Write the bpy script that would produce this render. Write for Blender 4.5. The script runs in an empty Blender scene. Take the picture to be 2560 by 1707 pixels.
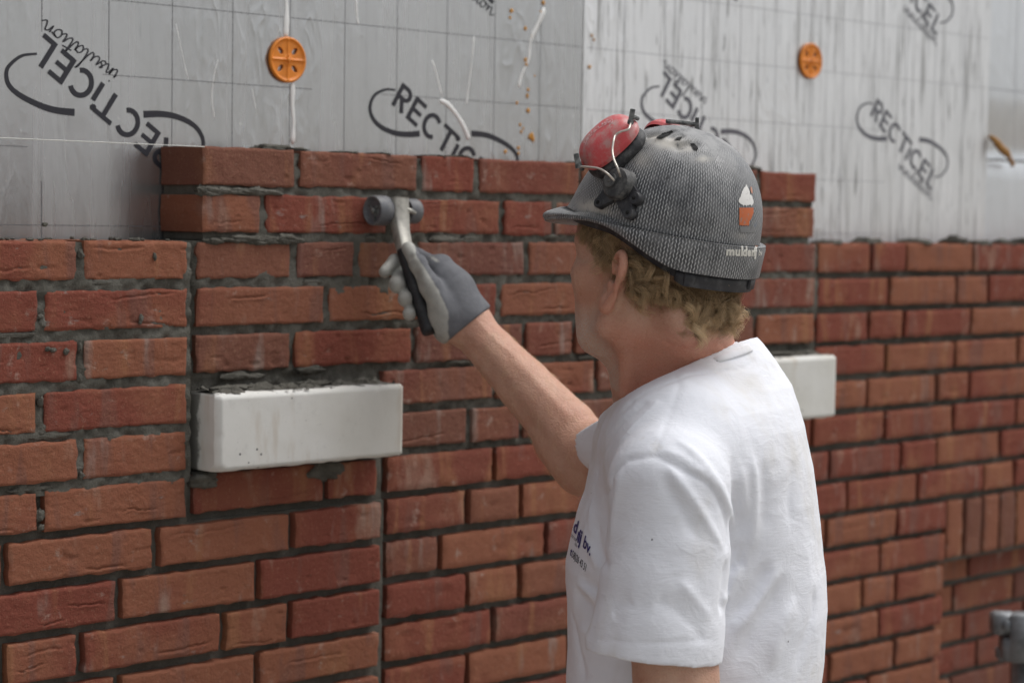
import bpy, math, random
import numpy as np
from mathutils import Vector, Matrix
from mathutils.bvhtree import BVHTree

# ------------------------------------------------------------------ scene, camera, light
SC = bpy.context.scene
COL = SC.collection
ZC = 1.62                                  # height of the lower wall top above the ground
CAM = np.array([0.0, -2.19409, ZC + 0.0358967])
FW = np.array([0.68924113, 0.72195451, -0.06106024])
RT = np.array([0.72387775, -0.68974968, 0.01569636])
UP = np.array([0.03078422, 0.05501873, 0.99801066])
FPX = 5006.658                             # focal length in pixels of the 2560 px wide photograph

cam_d = bpy.data.cameras.new('camera')
cam = bpy.data.objects.new('camera', cam_d)
COL.objects.link(cam)
cam.matrix_world = Matrix(((RT[0], UP[0], -FW[0], CAM[0]), (RT[1], UP[1], -FW[1], CAM[1]),
                           (RT[2], UP[2], -FW[2], CAM[2]), (0, 0, 0, 1)))
cam_d.sensor_width = 36.0
cam_d.lens = FPX / 2560 * 36
cam_d.clip_start = 0.05
cam_d.clip_end = 2000
cam_d.dof.use_dof = True
cam_d.dof.focus_distance = 2.36
cam_d.dof.aperture_fstop = 4.8
SC.camera = cam

SUN_EL, SUN_AZ = 64.0, 112.0               # azimuth clockwise from +y
wd = bpy.data.worlds.new('World'); SC.world = wd; wd.use_nodes = True
wn = wd.node_tree; wn.nodes.clear()
sky = wn.nodes.new('ShaderNodeTexSky'); sky.sky_type = 'NISHITA'; sky.sun_disc = False
sky.sun_elevation = math.radians(SUN_EL); sky.sun_rotation = math.radians(SUN_AZ)
sky.air_density = 1.0; sky.dust_density = 4.0; sky.ozone_density = 1.0
hs = wn.nodes.new('ShaderNodeHueSaturation'); hs.inputs['Saturation'].default_value = 0.20
bg = wn.nodes.new('ShaderNodeBackground'); bg.inputs['Strength'].default_value = 0.13
wo = wn.nodes.new('ShaderNodeOutputWorld')
wn.links.new(sky.outputs[0], hs.inputs['Color']); wn.links.new(hs.outputs[0], bg.inputs['Color'])
wn.links.new(bg.outputs[0], wo.inputs['Surface'])
sun_d = bpy.data.lights.new('sun', 'SUN'); sun_d.energy = 1.3; sun_d.angle = math.radians(50)
sun_d.color = (1.0, 0.985, 0.965)
sun = bpy.data.objects.new('sun', sun_d); COL.objects.link(sun)
_e, _a = math.radians(SUN_EL), math.radians(SUN_AZ)
sun.rotation_euler = Vector((-math.sin(_a) * math.cos(_e), -math.cos(_a) * math.cos(_e), -math.sin(_e))).to_track_quat('-Z', 'Y').to_euler()
sun.location = (3, -4, 8)
SC.view_settings.view_transform = 'Standard'
SC.view_settings.look = 'None'
SC.view_settings.exposure = 0.21
SC.view_settings.gamma = 1.0
SC.render.engine = 'CYCLES'
SC.cycles.use_denoising = True
SC.cycles.max_bounces = 8
SC.cycles.caustics_reflective = False
SC.cycles.caustics_refractive = False

# ------------------------------------------------------------------ measuring helpers
def ray(px, py):
    return FW + (np.asarray(px) - 1280)[..., None] / FPX * RT - (np.asarray(py) - 853.5)[..., None] / FPX * UP

def P(px, py, Z):                          # point seen at photo pixel (px, py), Z metres along the lens axis
    return CAM + Z * ray(np.float64(px), np.float64(py))

def on_y(px, py, y):                       # point seen at a pixel that lies on the upright plane y
    d = ray(np.float64(px), np.float64(py))
    return CAM + d * ((y - CAM[1]) / d[1])

def proj(p):
    q = np.asarray(p) - CAM
    z = q @ FW
    return np.stack([1280 + FPX * (q @ RT) / z, 853.5 - FPX * (q @ UP) / z], -1)

# ------------------------------------------------------------------ noise
def _hash(i, j, k, s):
    h = (i.astype(np.int64) * 374761393 + j.astype(np.int64) * 668265263 + k.astype(np.int64) * 2147483647 + s * 974634577) & 0xFFFFFFFF
    h = ((h ^ (h >> 13)) * 1274126177) & 0xFFFFFFFF
    h = ((h ^ (h >> 16)) * 2246822519) & 0xFFFFFFFF
    return ((h ^ (h >> 15)) & 0xFFFF) / 65535.0 * 2 - 1

def vnoise(p, seed=0):
    p = np.asarray(p, float)
    i = np.floor(p); f = p - i; f = f * f * (3 - 2 * f)
    i = i.astype(np.int64)
    r = 0
    for a in (0, 1):
        for b in (0, 1):
            for c in (0, 1):
                w = (f[..., 0] if a else 1 - f[..., 0]) * (f[..., 1] if b else 1 - f[..., 1]) * (f[..., 2] if c else 1 - f[..., 2])
                r = r + w * _hash(i[..., 0] + a, i[..., 1] + b, i[..., 2] + c, seed)
    return r

def fbm(p, seed=0, o=3):
    p = np.asarray(p, float); r = 0; a = 1.0
    for k in range(o):
        r = r + a * vnoise(p * (2 ** k), seed + k * 17); a *= 0.5
    return r

# ------------------------------------------------------------------ mesh helpers
def link(name, me, parent=None, mat=None):
    o = bpy.data.objects.new(name, me); COL.objects.link(o)
    if parent is not None: o.parent = parent
    if mat is not None: me.materials.append(mat)
    return o

def mesh(name, V, F, mat=None, parent=None, smooth=True, col=None, uv=None, sharp=None):
    """V (n,3), F list of arrays (m,k) or list of tuples"""
    me = bpy.data.meshes.new(name)
    V = np.asarray(V, np.float32)
    if isinstance(F, np.ndarray): F = [F]
    if len(F) and not isinstance(F[0], np.ndarray):
        me.from_pydata([tuple(map(float, v)) for v in V], [], [tuple(map(int, f)) for f in F])
    else:
        F = [np.asarray(f, np.int32) for f in F if len(f)]
        loops = np.concatenate([f.ravel() for f in F])
        sizes = np.concatenate([np.full(len(f), f.shape[1], np.int32) for f in F])
        me.vertices.add(len(V)); me.vertices.foreach_set('co', V.ravel())
        me.loops.add(len(loops)); me.loops.foreach_set('vertex_index', loops)
        me.polygons.add(len(sizes))
        st = np.zeros(len(sizes), np.int32); st[1:] = np.cumsum(sizes)[:-1]
        me.polygons.foreach_set('loop_start', st)
        me.polygons.foreach_set('loop_total', sizes)
        me.update(calc_edges=True)
    if smooth:
        me.polygons.foreach_set('use_smooth', np.ones(len(me.polygons), bool))
    if col is not None:
        a = me.color_attributes.new('tint', 'FLOAT_COLOR', 'POINT')
        c = np.ones((len(V), 4), np.float32); c[:, :col.shape[1]] = col
        a.data.foreach_set('color', c.ravel())
    if uv is not None:
        u = me.uv_layers.new(name='UVMap')
        li = np.zeros(len(me.loops), np.int32); me.loops.foreach_get('vertex_index', li)
        u.data.foreach_set('uv', np.asarray(uv, np.float32)[li].ravel())
    me.validate()
    if sharp is not None: me.set_sharp_from_angle(angle=math.radians(sharp))
    return link(name, me, parent, mat)

class Bag:                                 # collects vertices and faces of several shapes into one mesh
    def __init__(s): s.V = []; s.Q = []; s.T = []; s.C = []; s.n = 0
    def add(s, V, Q=None, T=None, c=None):
        V = np.asarray(V, float)
        s.V.append(V)
        if Q is not None and len(Q): s.Q.append(np.asarray(Q) + s.n)
        if T is not None and len(T): s.T.append(np.asarray(T) + s.n)
        if c is not None: s.C.append(np.tile(np.asarray(c, float), (len(V), 1)) if np.ndim(c) == 1 else c)
        s.n += len(V)
    def build(s, name, mat=None, parent=None, smooth=True, sharp=None):
        F = []
        if s.Q: F.append(np.concatenate(s.Q))
        if s.T: F.append(np.concatenate(s.T))
        return mesh(name, np.concatenate(s.V), F, mat, parent, smooth, np.concatenate(s.C) if s.C else None, None, sharp)

def gridq(nu, nv, wrap=False):             # quads of a (nu x nv) vertex grid, u fast or not: index = i*nv + j
    i, j = np.meshgrid(np.arange(nu if wrap else nu - 1), np.arange(nv - 1), indexing='ij')
    i = i.ravel(); j = j.ravel(); i2 = (i + 1) % nu
    return np.stack([i * nv + j, i2 * nv + j, i2 * nv + j + 1, i * nv + j + 1], 1)

def tube(pts, r, n=8, cap=True):
    pts = np.asarray(pts, float); m = len(pts)
    r = np.broadcast_to(np.asarray(r, float), (m,))
    t = np.gradient(pts, axis=0); t /= np.linalg.norm(t, axis=1)[:, None] + 1e-12
    ref = np.array([0, 0, 1.0]) if abs(t[0][2]) < 0.9 else np.array([1.0, 0, 0])
    u = np.cross(t[0], ref); u /= np.linalg.norm(u)
    rings = []
    for k in range(m):
        u = u - t[k] * (u @ t[k]); u /= np.linalg.norm(u) + 1e-12
        w = np.cross(t[k], u)
        a = np.arange(n) / n * 2 * np.pi
        rings.append(pts[k] + r[k] * (np.cos(a)[:, None] * u + np.sin(a)[:, None] * w))
    V = np.concatenate(rings)
    q = []
    for k in range(m - 1):
        for a in range(n):
            b = (a + 1) % n
            q.append((k * n + a, k * n + b, (k + 1) * n + b, (k + 1) * n + a))
    T = []
    if cap:
        V = np.concatenate([V, pts[:1], pts[-1:]])
        for a in range(n):
            b = (a + 1) % n
            T.append((m * n, b, a)); T.append((m * n + 1, (m - 1) * n + a, (m - 1) * n + b))
    return V, np.array(q), np.array(T) if T else None

def smooth_path(pts, n=8):                 # Catmull-Rom
    p = np.asarray(pts, float); p = np.concatenate([2 * p[:1] - p[1:2], p, 2 * p[-1:] - p[-2:-1]])
    out = []
    for k in range(1, len(p) - 2):
        for t in np.arange(n) / n:
            out.append(0.5 * ((2 * p[k]) + (p[k + 1] - p[k - 1]) * t + (2 * p[k - 1] - 5 * p[k] + 4 * p[k + 1] - p[k + 2]) * t * t + (3 * p[k] - p[k - 1] - 3 * p[k + 1] + p[k + 2]) * t ** 3))
    out.append(p[-2])
    return np.array(out)

def lathe(prof, n=32, axis=(0, 0, 1), center=(0, 0, 0)):   # prof: (radius, height)
    prof = np.asarray(prof, float); ax = np.asarray(axis, float); ax /= np.linalg.norm(ax)
    ref = np.array([0, 0, 1.0]) if abs(ax[2]) < 0.9 else np.array([1.0, 0, 0])
    u = np.cross(ax, ref); u /= np.linalg.norm(u); w = np.cross(ax, u)
    a = np.arange(n) / n * 2 * np.pi
    d = np.cos(a)[:, None] * u + np.sin(a)[:, None] * w
    V = (np.asarray(center) + d[:, None, :] * prof[None, :, 0, None] + ax * prof[None, :, 1, None]).reshape(-1, 3)
    return V, gridq(n, len(prof), True)

def boxq(c, half, R=None, bev=0.0):        # chamfered box
    c = np.asarray(c, float); h = np.asarray(half, float)
    b = min(bev, min(h) * 0.9)
    V = []; sg = [(-1, -1), (1, -1), (1, 1), (-1, 1)]
    lv = [(-1, b), (-1, 0), (1, 0), (1, b)] if b > 0 else [(-1, 0), (1, 0)]
    for s, ins in lv:
        for x, y in sg:
            if b > 0:
                z = s * h[2] if ins else s * (h[2] - b)
                V.append((x * (h[0] - ins), y * (h[1] - ins), z))
            else: V.append((x * h[0], y * h[1], s * h[2]))
    V = np.array(V); m = len(lv)
    q = [(3, 2, 1, 0), ((m - 1) * 4, (m - 1) * 4 + 1, (m - 1) * 4 + 2, (m - 1) * 4 + 3)]
    for k in range(m - 1):
        for a in range(4):
            e = (a + 1) % 4; q.append((k * 4 + a, k * 4 + e, (k + 1) * 4 + e, (k + 1) * 4 + a))
    if R is not None: V = V @ np.asarray(R).T
    return V + c, np.array(q)

def empty(name, loc, label, cat, group=None):
    o = bpy.data.objects.new(name, None); COL.objects.link(o); o.location = loc
    o.empty_display_size = 0.1
    o['label'] = label; o['category'] = cat
    if group: o['group'] = group
    bpy.context.view_layer.update()
    return o

def adopt(parent, *objs):                  # parts are built in world coordinates and parented with them kept
    for o in objs:
        o.parent = parent
        o.matrix_parent_inverse = parent.matrix_world.inverted()

# ------------------------------------------------------------------ material helper
class M:
    def __init__(s, name, rough=0.6, color=(0.5, 0.5, 0.5), **kw):
        s.m = bpy.data.materials.new(name); s.m.use_nodes = True
        s.nt = s.m.node_tree; s.b = s.nt.nodes['Principled BSDF']
        s.set('Roughness', rough); s.set('Base Color', color)
        for k, v in kw.items(): s.set(k.replace('_', ' '), v)
    def plug(s, sock, v):
        if isinstance(v, bpy.types.NodeSocket): s.nt.links.new(v, sock)
        elif isinstance(v, (tuple, list)) and len(v) == 3 and sock.type == 'RGBA': sock.default_value = (*v, 1)
        else: sock.default_value = v
    def set(s, k, v): s.plug(s.b.inputs[k], v)
    def node(s, t, **kw):
        n = s.nt.nodes.new('ShaderNode' + t)
        for k, v in kw.items(): setattr(n, k, v)
        return n
    def obj(s, scale=(1, 1, 1), off=None):
        c = s.node('TexCoord').outputs['Object']
        mp = s.node('Mapping'); mp.inputs['Scale'].default_value = scale
        s.nt.links.new(c, mp.inputs['Vector'])
        if off is not None: s.plug(mp.inputs['Location'], off)
        return mp.outputs[0]
    def uv(s): return s.node('TexCoord').outputs['UV']
    def noise(s, vec, scale=5, det=3, rough=0.5, dist=0.0):
        n = s.node('TexNoise'); s.plug(n.inputs['Vector'], vec)
        n.inputs['Scale'].default_value = scale; n.inputs['Detail'].default_value = det
        n.inputs['Roughness'].default_value = rough; n.inputs['Distortion'].default_value = dist
        return n.outputs['Fac']
    def vor(s, vec, scale):
        n = s.node('TexVoronoi'); s.plug(n.inputs['Vector'], vec); n.inputs['Scale'].default_value = scale
        return n.outputs['Distance']
    def ramp(s, f, a, b, va=0.0, vb=1.0):
        n = s.node('MapRange'); n.interpolation_type = 'SMOOTHSTEP'
        s.plug(n.inputs['Value'], f); n.inputs['From Min'].default_value = a; n.inputs['From Max'].default_value = b
        n.inputs['To Min'].default_value = va; n.inputs['To Max'].default_value = vb
        return n.outputs[0]
    def math(s, op, a, b=0.0, c=0.0):
        n = s.node('Math', operation=op); s.plug(n.inputs[0], a); s.plug(n.inputs[1], b)
        if op in ('MULTIPLY_ADD',): s.plug(n.inputs[2], c)
        return n.outputs[0]
    def mix(s, f, a, b, mode='MIX'):
        n = s.node('Mix', data_type='RGBA', blend_type=mode)
        s.plug(n.inputs[0], f); s.plug(n.inputs[6], a); s.plug(n.inputs[7], b)
        return n.outputs[2]
    def attr(s, name='tint'):
        n = s.node('Attribute'); n.attribute_name = name
        sp = s.node('SeparateColor'); s.nt.links.new(n.outputs['Color'], sp.inputs[0])
        return sp.outputs[0], sp.outputs[1], sp.outputs[2]
    def sep(s, vec):
        n = s.node('SeparateXYZ'); s.plug(n.inputs[0], vec); return n.outputs
    def comb(s, x, y, z):
        n = s.node('CombineXYZ'); s.plug(n.inputs[0], x); s.plug(n.inputs[1], y); s.plug(n.inputs[2], z); return n.outputs[0]
    def bump(s, h, dist=0.001, strength=1.0, prev=None):
        n = s.node('Bump'); s.plug(n.inputs['Height'], h); n.inputs['Distance'].default_value = dist
        n.inputs['Strength'].default_value = strength
        if prev is not None: s.plug(n.inputs['Normal'], prev)
        s.set('Normal', n.outputs[0]); return n.outputs[0]
# ------------------------------------------------------------------ materials of the wall
def mat_brick():
    m = M('brick', 0.88)
    r, g, b = m.attr()
    off = m.comb(m.math('MULTIPLY', r, 37.0), m.math('MULTIPLY', b, 53.0), m.math('MULTIPLY', g, 29.0))
    v = m.obj((1, 1, 1), off)
    vb = m.obj((9, 3, 1.6), off)
    big = m.noise(v, 7, 3, 0.55)
    band = m.noise(vb, 2.6, 3, 0.5, 0.4)
    orange, red, brown = (0.285, 0.113, 0.068), (0.228, 0.070, 0.049), (0.165, 0.078, 0.060)
    c = m.mix(m.ramp(m.math('ADD', big, m.math('MULTIPLY_ADD', r, 0.62, -0.31)), 0.36, 0.64), orange, red)
    c = m.mix(m.ramp(g, 0.45, 1.0, 0.0, 0.75), c, brown)
    c = m.mix(m.ramp(band, 0.56, 0.66, 0.0, 0.6), c, (0.200, 0.098, 0.078))
    c = m.mix(m.ramp(band, 0.44, 0.30, 0.0, 0.55), c, (0.35, 0.165, 0.085))
    ash = m.noise(m.obj((14, 3, 3), off), 1.7, 3, 0.6)
    c = m.mix(m.ramp(m.math('ADD', ash, m.math('MULTIPLY_ADD', b, 0.16, -0.13)), 0.57, 0.72, 0.0, 0.75), c, (0.31, 0.235, 0.20))
    eff = m.noise(v, 34, 4, 0.7)
    c = m.mix(m.ramp(eff, 0.60, 0.76, 0.0, 0.55), c, (0.46, 0.36, 0.30))
    pale = m.noise(m.obj((10, 3, 4), off), 1.3, 4, 0.7)
    c = m.mix(m.ramp(pale, 0.58, 0.74, 0.0, 0.55), c, (0.42, 0.29, 0.22))
    gr = m.noise(v, 330, 3, 0.7)
    c = m.mix(m.ramp(gr, 0.40, 0.26, 0.0, 0.55), c, (0.12, 0.045, 0.030))
    sand = m.noise(m.obj((1, 1, 1), (7, 3, 1)), 260, 3, 0.75)
    c = m.mix(m.ramp(sand, 0.56, 0.74, 0.0, 0.50), c, (0.42, 0.25, 0.165))
    smear = m.noise(m.obj((1, 1, 2.2), off), 22, 4, 0.72)
    c = m.mix(m.ramp(smear, 0.66, 0.76, 0.0, 0.6), c, (0.30, 0.27, 0.245))
    m.set('Base Color', c)
    p = m.bump(m.noise(v, 120, 5, 0.72), 0.0026, 0.9)
    m.bump(m.noise(v, 420, 3, 0.7), 0.0011, 0.9, p)
    m.set('Specular IOR Level', 0.12)
    return m.m

def mat_mortar():
    m = M('mortar', 0.95)
    v = m.obj()
    c = m.mix(m.ramp(m.noise(v, 14, 4, 0.6), 0.35, 0.68), (0.092, 0.087, 0.073), (0.150, 0.143, 0.123))
    c = m.mix(m.ramp(m.noise(v, 500, 2, 0.6), 0.55, 0.75, 0, 0.5), c, (0.22, 0.21, 0.185))
    c = m.mix(m.ramp(m.noise(v, 420, 2, 0.6), 0.40, 0.28, 0, 0.6), c, (0.05, 0.048, 0.042))
    m.set('Base Color', c)
    p = m.bump(m.noise(v, 60, 4, 0.7), 0.004, 0.8)
    m.bump(m.noise(v, 420, 3, 0.7), 0.0014, 0.9, p)
    m.set('Specular IOR Level', 0.2)
    return m.m

def mat_stone():
    m = M('pale_block', 0.8)
    v = m.obj()
    c = m.mix(m.ramp(m.noise(v, 9, 3, 0.5), 0.35, 0.65), (0.66, 0.65, 0.60), (0.72, 0.715, 0.68))
    c = m.mix(m.ramp(m.noise(m.obj((10, 10, 2)), 2.4, 4, 0.55), 0.56, 0.68, 0, 0.55), c, (0.56, 0.50, 0.42))
    c = m.mix(m.ramp(m.noise(v, 30, 5, .7), .58, .74, 0, .35), c, (.50, .49, .46))
    c = m.mix(m.ramp(m.vor(v, 62), 0.13, 0.07, 0, 1), c, m.mix(m.ramp(m.noise(v, 15, 2), 0.50, 0.58), c, (0.09, 0.09, 0.09)))
    c = m.mix(m.ramp(m.noise(v, 260, 3, .7), .60, .74, 0, .35), c, (.42, .41, .38))
    x, y, z = m.sep(m.obj())
    # mortar smeared over the left end, towards the joint
    e = m.math('ADD', m.math('SUBTRACT', x, 1.5275), m.math('MULTIPLY', m.noise(v, 60, 3), 0.004))
    gry = m.math('MULTIPLY', m.ramp(m.math('ADD', y, m.math('MULTIPLY_ADD', m.noise(v, 45, 4, 0.7), 0.03, -0.015)), 0.001, 0.008, 0, 0.85), m.ramp(e, 0.012, 0.004))
    c = m.mix(gry, c, (0.16, 0.155, 0.14))
    nz = m.sep(m.node('NewGeometry').outputs['Normal'])[2]
    top = m.math('MULTIPLY', m.ramp(nz, .55, .8), m.ramp(m.math('ADD', y, m.math('MULTIPLY_ADD', m.noise(v, 55, 5, .72), .095, -.0475)), -.024, -.020))
    c = m.mix(top, c, (0.105, 0.100, 0.088))
    m.set('Base Color', c)
    p = m.bump(m.noise(v, 90, 3), 0.0003, 0.5)
    m.bump(m.noise(v, 600, 2), 0.0003, 0.4, p)
    return m.m

BRICK, MORTAR, STONE = mat_brick(), mat_mortar(), mat_stone()
rng = np.random.RandomState(7)
PITCH = 0.0625

def slab(bag, s0, s1, z0, z1, yfun, depth, step, c=None, roundr=0.0, wob=0.0, seed=0):
    """front grid with its relief from yfun(S, Z); sides run back to y = depth"""
    nu = max(2, int(round((s1 - s0) / step[0])) + 1); nv = max(2, int(round((z1 - z0) / step[1])) + 1)
    S, Z = np.meshgrid(np.linspace(s0, s1, nu), np.linspace(z0, z1, nv), indexing='ij')
    Y = yfun(S, Z)
    if roundr > 0:
        e = np.minimum(np.minimum(S - s0, s1 - S), np.minimum(Z - z0, z1 - Z))
        Y = Y + roundr * np.clip(1 - e / 0.004, 0, 1) ** 2
    if wob > 0:
        q = np.stack([S * 75, Z * 75, np.full_like(S, seed * 3.7)], -1)
        edge = np.zeros_like(S); edge[0] = edge[-1] = 1; edge[:, 0] = edge[:, -1] = 1
        S = S + wob * vnoise(q, 3) * edge; Z = Z + wob * vnoise(q, 9) * edge
    V = np.stack([S, Y, Z + ZC], -1).reshape(-1, 3)
    Q = gridq(nu, nv)
    ring = np.concatenate([np.arange(nu) * nv, (nu - 1) * nv + np.arange(1, nv), np.arange(nu - 2, -1, -1) * nv + nv - 1, np.arange(nv - 2, 0, -1)])
    B = V[ring].copy(); B[:, 1] = depth
    n0 = len(V); k = len(ring); a = np.arange(k); b = (a + 1) % k
    # split ring: its own vertices so that the arris stays crisp
    V2 = np.concatenate([V, V[ring], B])
    Q2 = np.stack([n0 + a, n0 + k + a, n0 + k + b, n0 + b], 1)
    bag.add(V2, np.concatenate([Q, Q2]), c=c)

def brick(bag, s0, s1, z1, y, hi, dark=0.25, h=0.05):
    z0 = z1 - h
    z1 += rng.uniform(-0.0012, 0.0012); z0 += rng.uniform(-0.0012, 0.0012)
    sd = rng.randint(100000)
    tilt = rng.uniform(-0.006, 0.006); tz = rng.uniform(-0.02, 0.02); y0 = y + rng.uniform(-0.0012, 0.0012)
    nc = rng.choice([0, 0, 1, 1, 1, 2]); cr = []
    for _ in range(nc):
        L = rng.uniform(0.02, min(0.13, (s1 - s0) * 0.8)); a = rng.uniform(s0 + 0.004, max(s0 + 0.006, s1 - L))
        cr.append((a, a + L, z0 + h * rng.choice([rng.uniform(0.12, 0.35), rng.uniform(0.5, 0.85)]), rng.uniform(-0.10, 0.10), rng.uniform(0.0014, 0.0034), rng.uniform(0.0007, 0.0015), rng.randint(9999)))
    def yf(S, Z):
        q = np.stack([S, Z, np.full_like(S, sd * 0.013)], -1)
        Y = y0 + tilt * (S - s0) + tz * (Z - z0) + 0.0009 * fbm(q * 28, sd % 91, 3) + 0.0004 * vnoise(q * [190, 240, 1], sd % 77) + 0.0012 * np.clip(vnoise(q * [62, 90, 1], sd % 53) - .62, 0, 1) * 6
        for a, b, zc, sl, d, w, k in cr:
            t = np.clip(np.minimum(S - a, b - S) / 0.02, 0, 1); t = t * t * (3 - 2 * t)
            zz = zc + sl * (S - a) + 0.0020 * vnoise(np.stack([S * 38, S * 0 + k, S * 0], -1), 5) + 0.0013 * vnoise(np.stack([S * 190, S * 0 + k, S * 0], -1), 6)
            u = (Z - zz) / w
            Y = Y + t * d * np.exp(-u * u) - t * d * 0.35 * np.exp(-((u + 2.2) / 1.8) ** 2)
        return Y
    st = {2: (0.0027, 0.0015), 1: (0.006, 0.005), 0: (0.05, 0.025)}[hi]
    slab(bag, s0, s1, z0, z1, yf if hi else (lambda S, Z: y0 + 0 * S), 0.1175 if z1 > 0.01 else 0.098 + (y if y > 0.05 else 0), st,
         c=(rng.rand(), np.clip(dark + rng.uniform(-0.3, 0.3), 0, 1), rng.rand()), roundr=0.002 if hi else 0, wob=0.0017 if hi else 0, seed=sd)

def spans(s0, s1, joints):
    """brick intervals between s0 and s1 with known joint centres; gaps behind things follow the half-brick module"""
    js = sorted(j for j in joints if s0 + 0.02 < j < s1 - 0.02)
    full = []
    prev = s0 - 0.006
    for j in js + [s1 + 0.006]:
        g = j - prev
        units = int(round(g / 0.1112))
        if g > 0.26:
            n = units // 2; odd = units % 2
            sizes = [2] * n + [1] * odd
            if odd and n: sizes[-1], sizes[n // 2] = sizes[n // 2], sizes[-1]
            acc = prev; tot = sum(sizes)
            for u in sizes[:-1]:
                acc += g * u / tot; full.append(acc)
        if j < s1: full.append(j)
        prev = j
    e = [s0 - 0.006] + full + [s1 + 0.006]
    return [(a + 0.006, b - 0.006) for a, b in zip(e[:-1], e[1:])]

LEFT = {0: [1.345], 1: [1.289], 2: [1.346], 3: [1.288], 4: [1.345], 5: [1.29], 6: [1.239, 1.46, 1.681], 7: [1.403, 1.623], 8: [1.237, 1.346, 1.567, 1.679], 9: [1.403, 1.623]}
PIER = {-2: [1.698, 1.921, 2.034, 2.256, 2.695], -1: [1.64, 1.864, 2.087, 2.199], 0: [1.694, 1.805, 1.916, 2.14, 2.696], 1: [1.752, 1.972, 2.083], 2: [1.694, 1.915, 2.138, 2.249, 2.695], 3: [2.08, 2.302], 4: [2.027, 2.36], 5: [1.747]}
RB = {5: [2.081], 6: [2.026, 2.138], 7: [1.972, 2.194], 8: [2.028, 2.138], 9: [2.083], 10: [2.03]}
RR = {0: [3.027, 3.135, 3.359], 1: [3.083, 3.302, 3.413], 2: [3.023, 3.132, 3.355], 3: [3.08, 3.303, 3.524], 4: [3.023, 3.246, 3.357], 5: [2.86, 3.081, 3.304, 3.526], 6: [2.913, 3.133, 3.251, 3.474], 7: [2.969, 3.192, 3.416, 3.527], 8: [2.91, 3.128], 9: [3.077], 10: [3.024, 3.129], 11: [3.077], 12: [2.929, 3.13], 13: [3.05]}
REC = {10: [3.45], 11: [3.40], 12: [3.44], 13: [3.49]}

YA, YB, YR = 0.0, 0.018, 0.07
WALL = empty('brick_wall', (2.2, 0.05, 0), 'unfinished red brick wall with fresh grey mortar and a raised middle section, standing in front of silver insulation', 'wall')
KMAX = 26
bl, bp, br, brc = Bag(), Bag(), Bag(), Bag()
for k in range(0, KMAX):
    z = -k * PITCH
    vis = k <= 11
    # left part of the wall
    end = 1.505 if k <= 5 else 1.8397
    js = LEFT.get(k, [1.345 if k % 2 else 1.456, 1.567 if k % 2 else 1.678])
    f = min(js)
    js = list(js) + [f - 0.222 * n for n in range(1, 12)]
    for a, b in spans(-1.2, end, js):
        brick(bl, a, b, z, YA, 2 if (vis and b > 1.1) else 0, 0.18)
    # middle part
    if k <= 4:
        s0 = 1.533; cut = []
        js = PIER[k]
        if k in (3, 4): sp = spans(1.857, 2.522, js) + [(2.86 - 0.0, 2.8589)]
        else: sp = spans(s0, 2.8589, js)
        for a, b in sp:
            if b - a > 0.02: brick(bp, a, b, z, YB, 2, 0.68)
    if k == 5:
        for a, b in spans(1.5244, 1.8397, PIER[5]): brick(bp, a, b, z, 0.010, 2, 0.3)
    # right part
    if k <= 4:
        s0, s1 = 2.8704, 6.0
    else:
        s0 = 1.8684; s1 = 6.0 if k <= 7 else (3.289 if k <= 9 else 3.283)
    js = list(RB.get(k, [])) + list(RR.get(k, [3.077 - 0.111 * (k % 2)]))
    m_ = max(js)
    if s1 > 4: js += [m_ + 0.222 * n for n in range(1, 12)]
    for a, b in spans(s0, s1, js):
        brick(br, a, b, z, YB, (1 if a < 3.75 else 0) if k <= 14 else 0, 0.50 if b < 2.75 else 0.2)
    if k >= 10:
        js = list(REC.get(k, [3.40 + 0.05 * (k % 2)])); js += [js[0] + 0.222 * n for n in range(1, 12)]
        for a, b in spans(3.262, 6.0, js):
            brick(brc, a, b, z + 0.002, YR, (1 if a < 3.75 else 0) if k <= 14 else 0, 0.7)
for k in (-1, -2):
    for a, b in spans(1.541, 2.851, PIER[k]): brick(bp, a, b, -k * PITCH, YB, 2, 0.62)
bs = Bag()
for n in range(44):
    a = 3.297 + n * 0.0622
    brick(bs, a, a + 0.0505, -8 * PITCH - 0.001, YB, 1 if a < 3.8 else 0, 0.85, h=0.111)
parts = [bl.build('brickwork', BRICK), bp.build('brickwork', BRICK), br.build('brickwork', BRICK), brc.build('brickwork', BRICK), bs.build('soldier_course', BRICK)]
parts[1]['label'] = 'darker freshly laid bricks rising two courses above the rest'
parts[3]['label'] = 'set back brickwork under the upright bricks'

# mortar: flush and ragged where freshly laid, raked back below
def rag(base, amp, seed, sc=70):
    return lambda S, Z: base + amp * np.maximum(-.55, fbm(np.stack([S * sc, Z * sc, S * 0 + seed], -1), seed, 3))
mo = Bag()
fine, mid, coarse = (0.004, 0.004), (0.008, 0.008), (0.1, 0.1)
slab(mo, 1.15, 1.513, -0.318, -0.002, rag(0.0045, 0.0042, 1, 95), 0.095, fine)
slab(mo, 1.15, 1.516, -0.75, -0.318, rag(0.0150, 0.0014, 2), 0.095, fine)
slab(mo, 1.516, 1.856, -0.75, -0.372, rag(0.0150, 0.0014, 2), 0.095, fine)
slab(mo, 1.516, 1.856, -0.372, -0.3125, rag(0.0205, 0.0012, 2), 0.095, fine)
slab(mo, -1.2, 1.15, -0.75, -0.003, lambda S, Z: 0.008 + 0 * S, 0.095, coarse)
slab(mo, -1.2, 1.857, -1.62, -0.75, lambda S, Z: 0.010 + 0 * S, 0.095, coarse)
def pier_y(S, Z):
    return rag(0.0222, 0.0044, 4, 85)(S, Z) + 0.010 * np.clip((1.536 - S) / 0.012, 0, 1) + 0.005 * np.clip((-0.10 - Z) / 0.05, 0, 1)
slab(mo, 1.516, 2.869, -0.3125, 0.0, pier_y, 0.095, fine)
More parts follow.
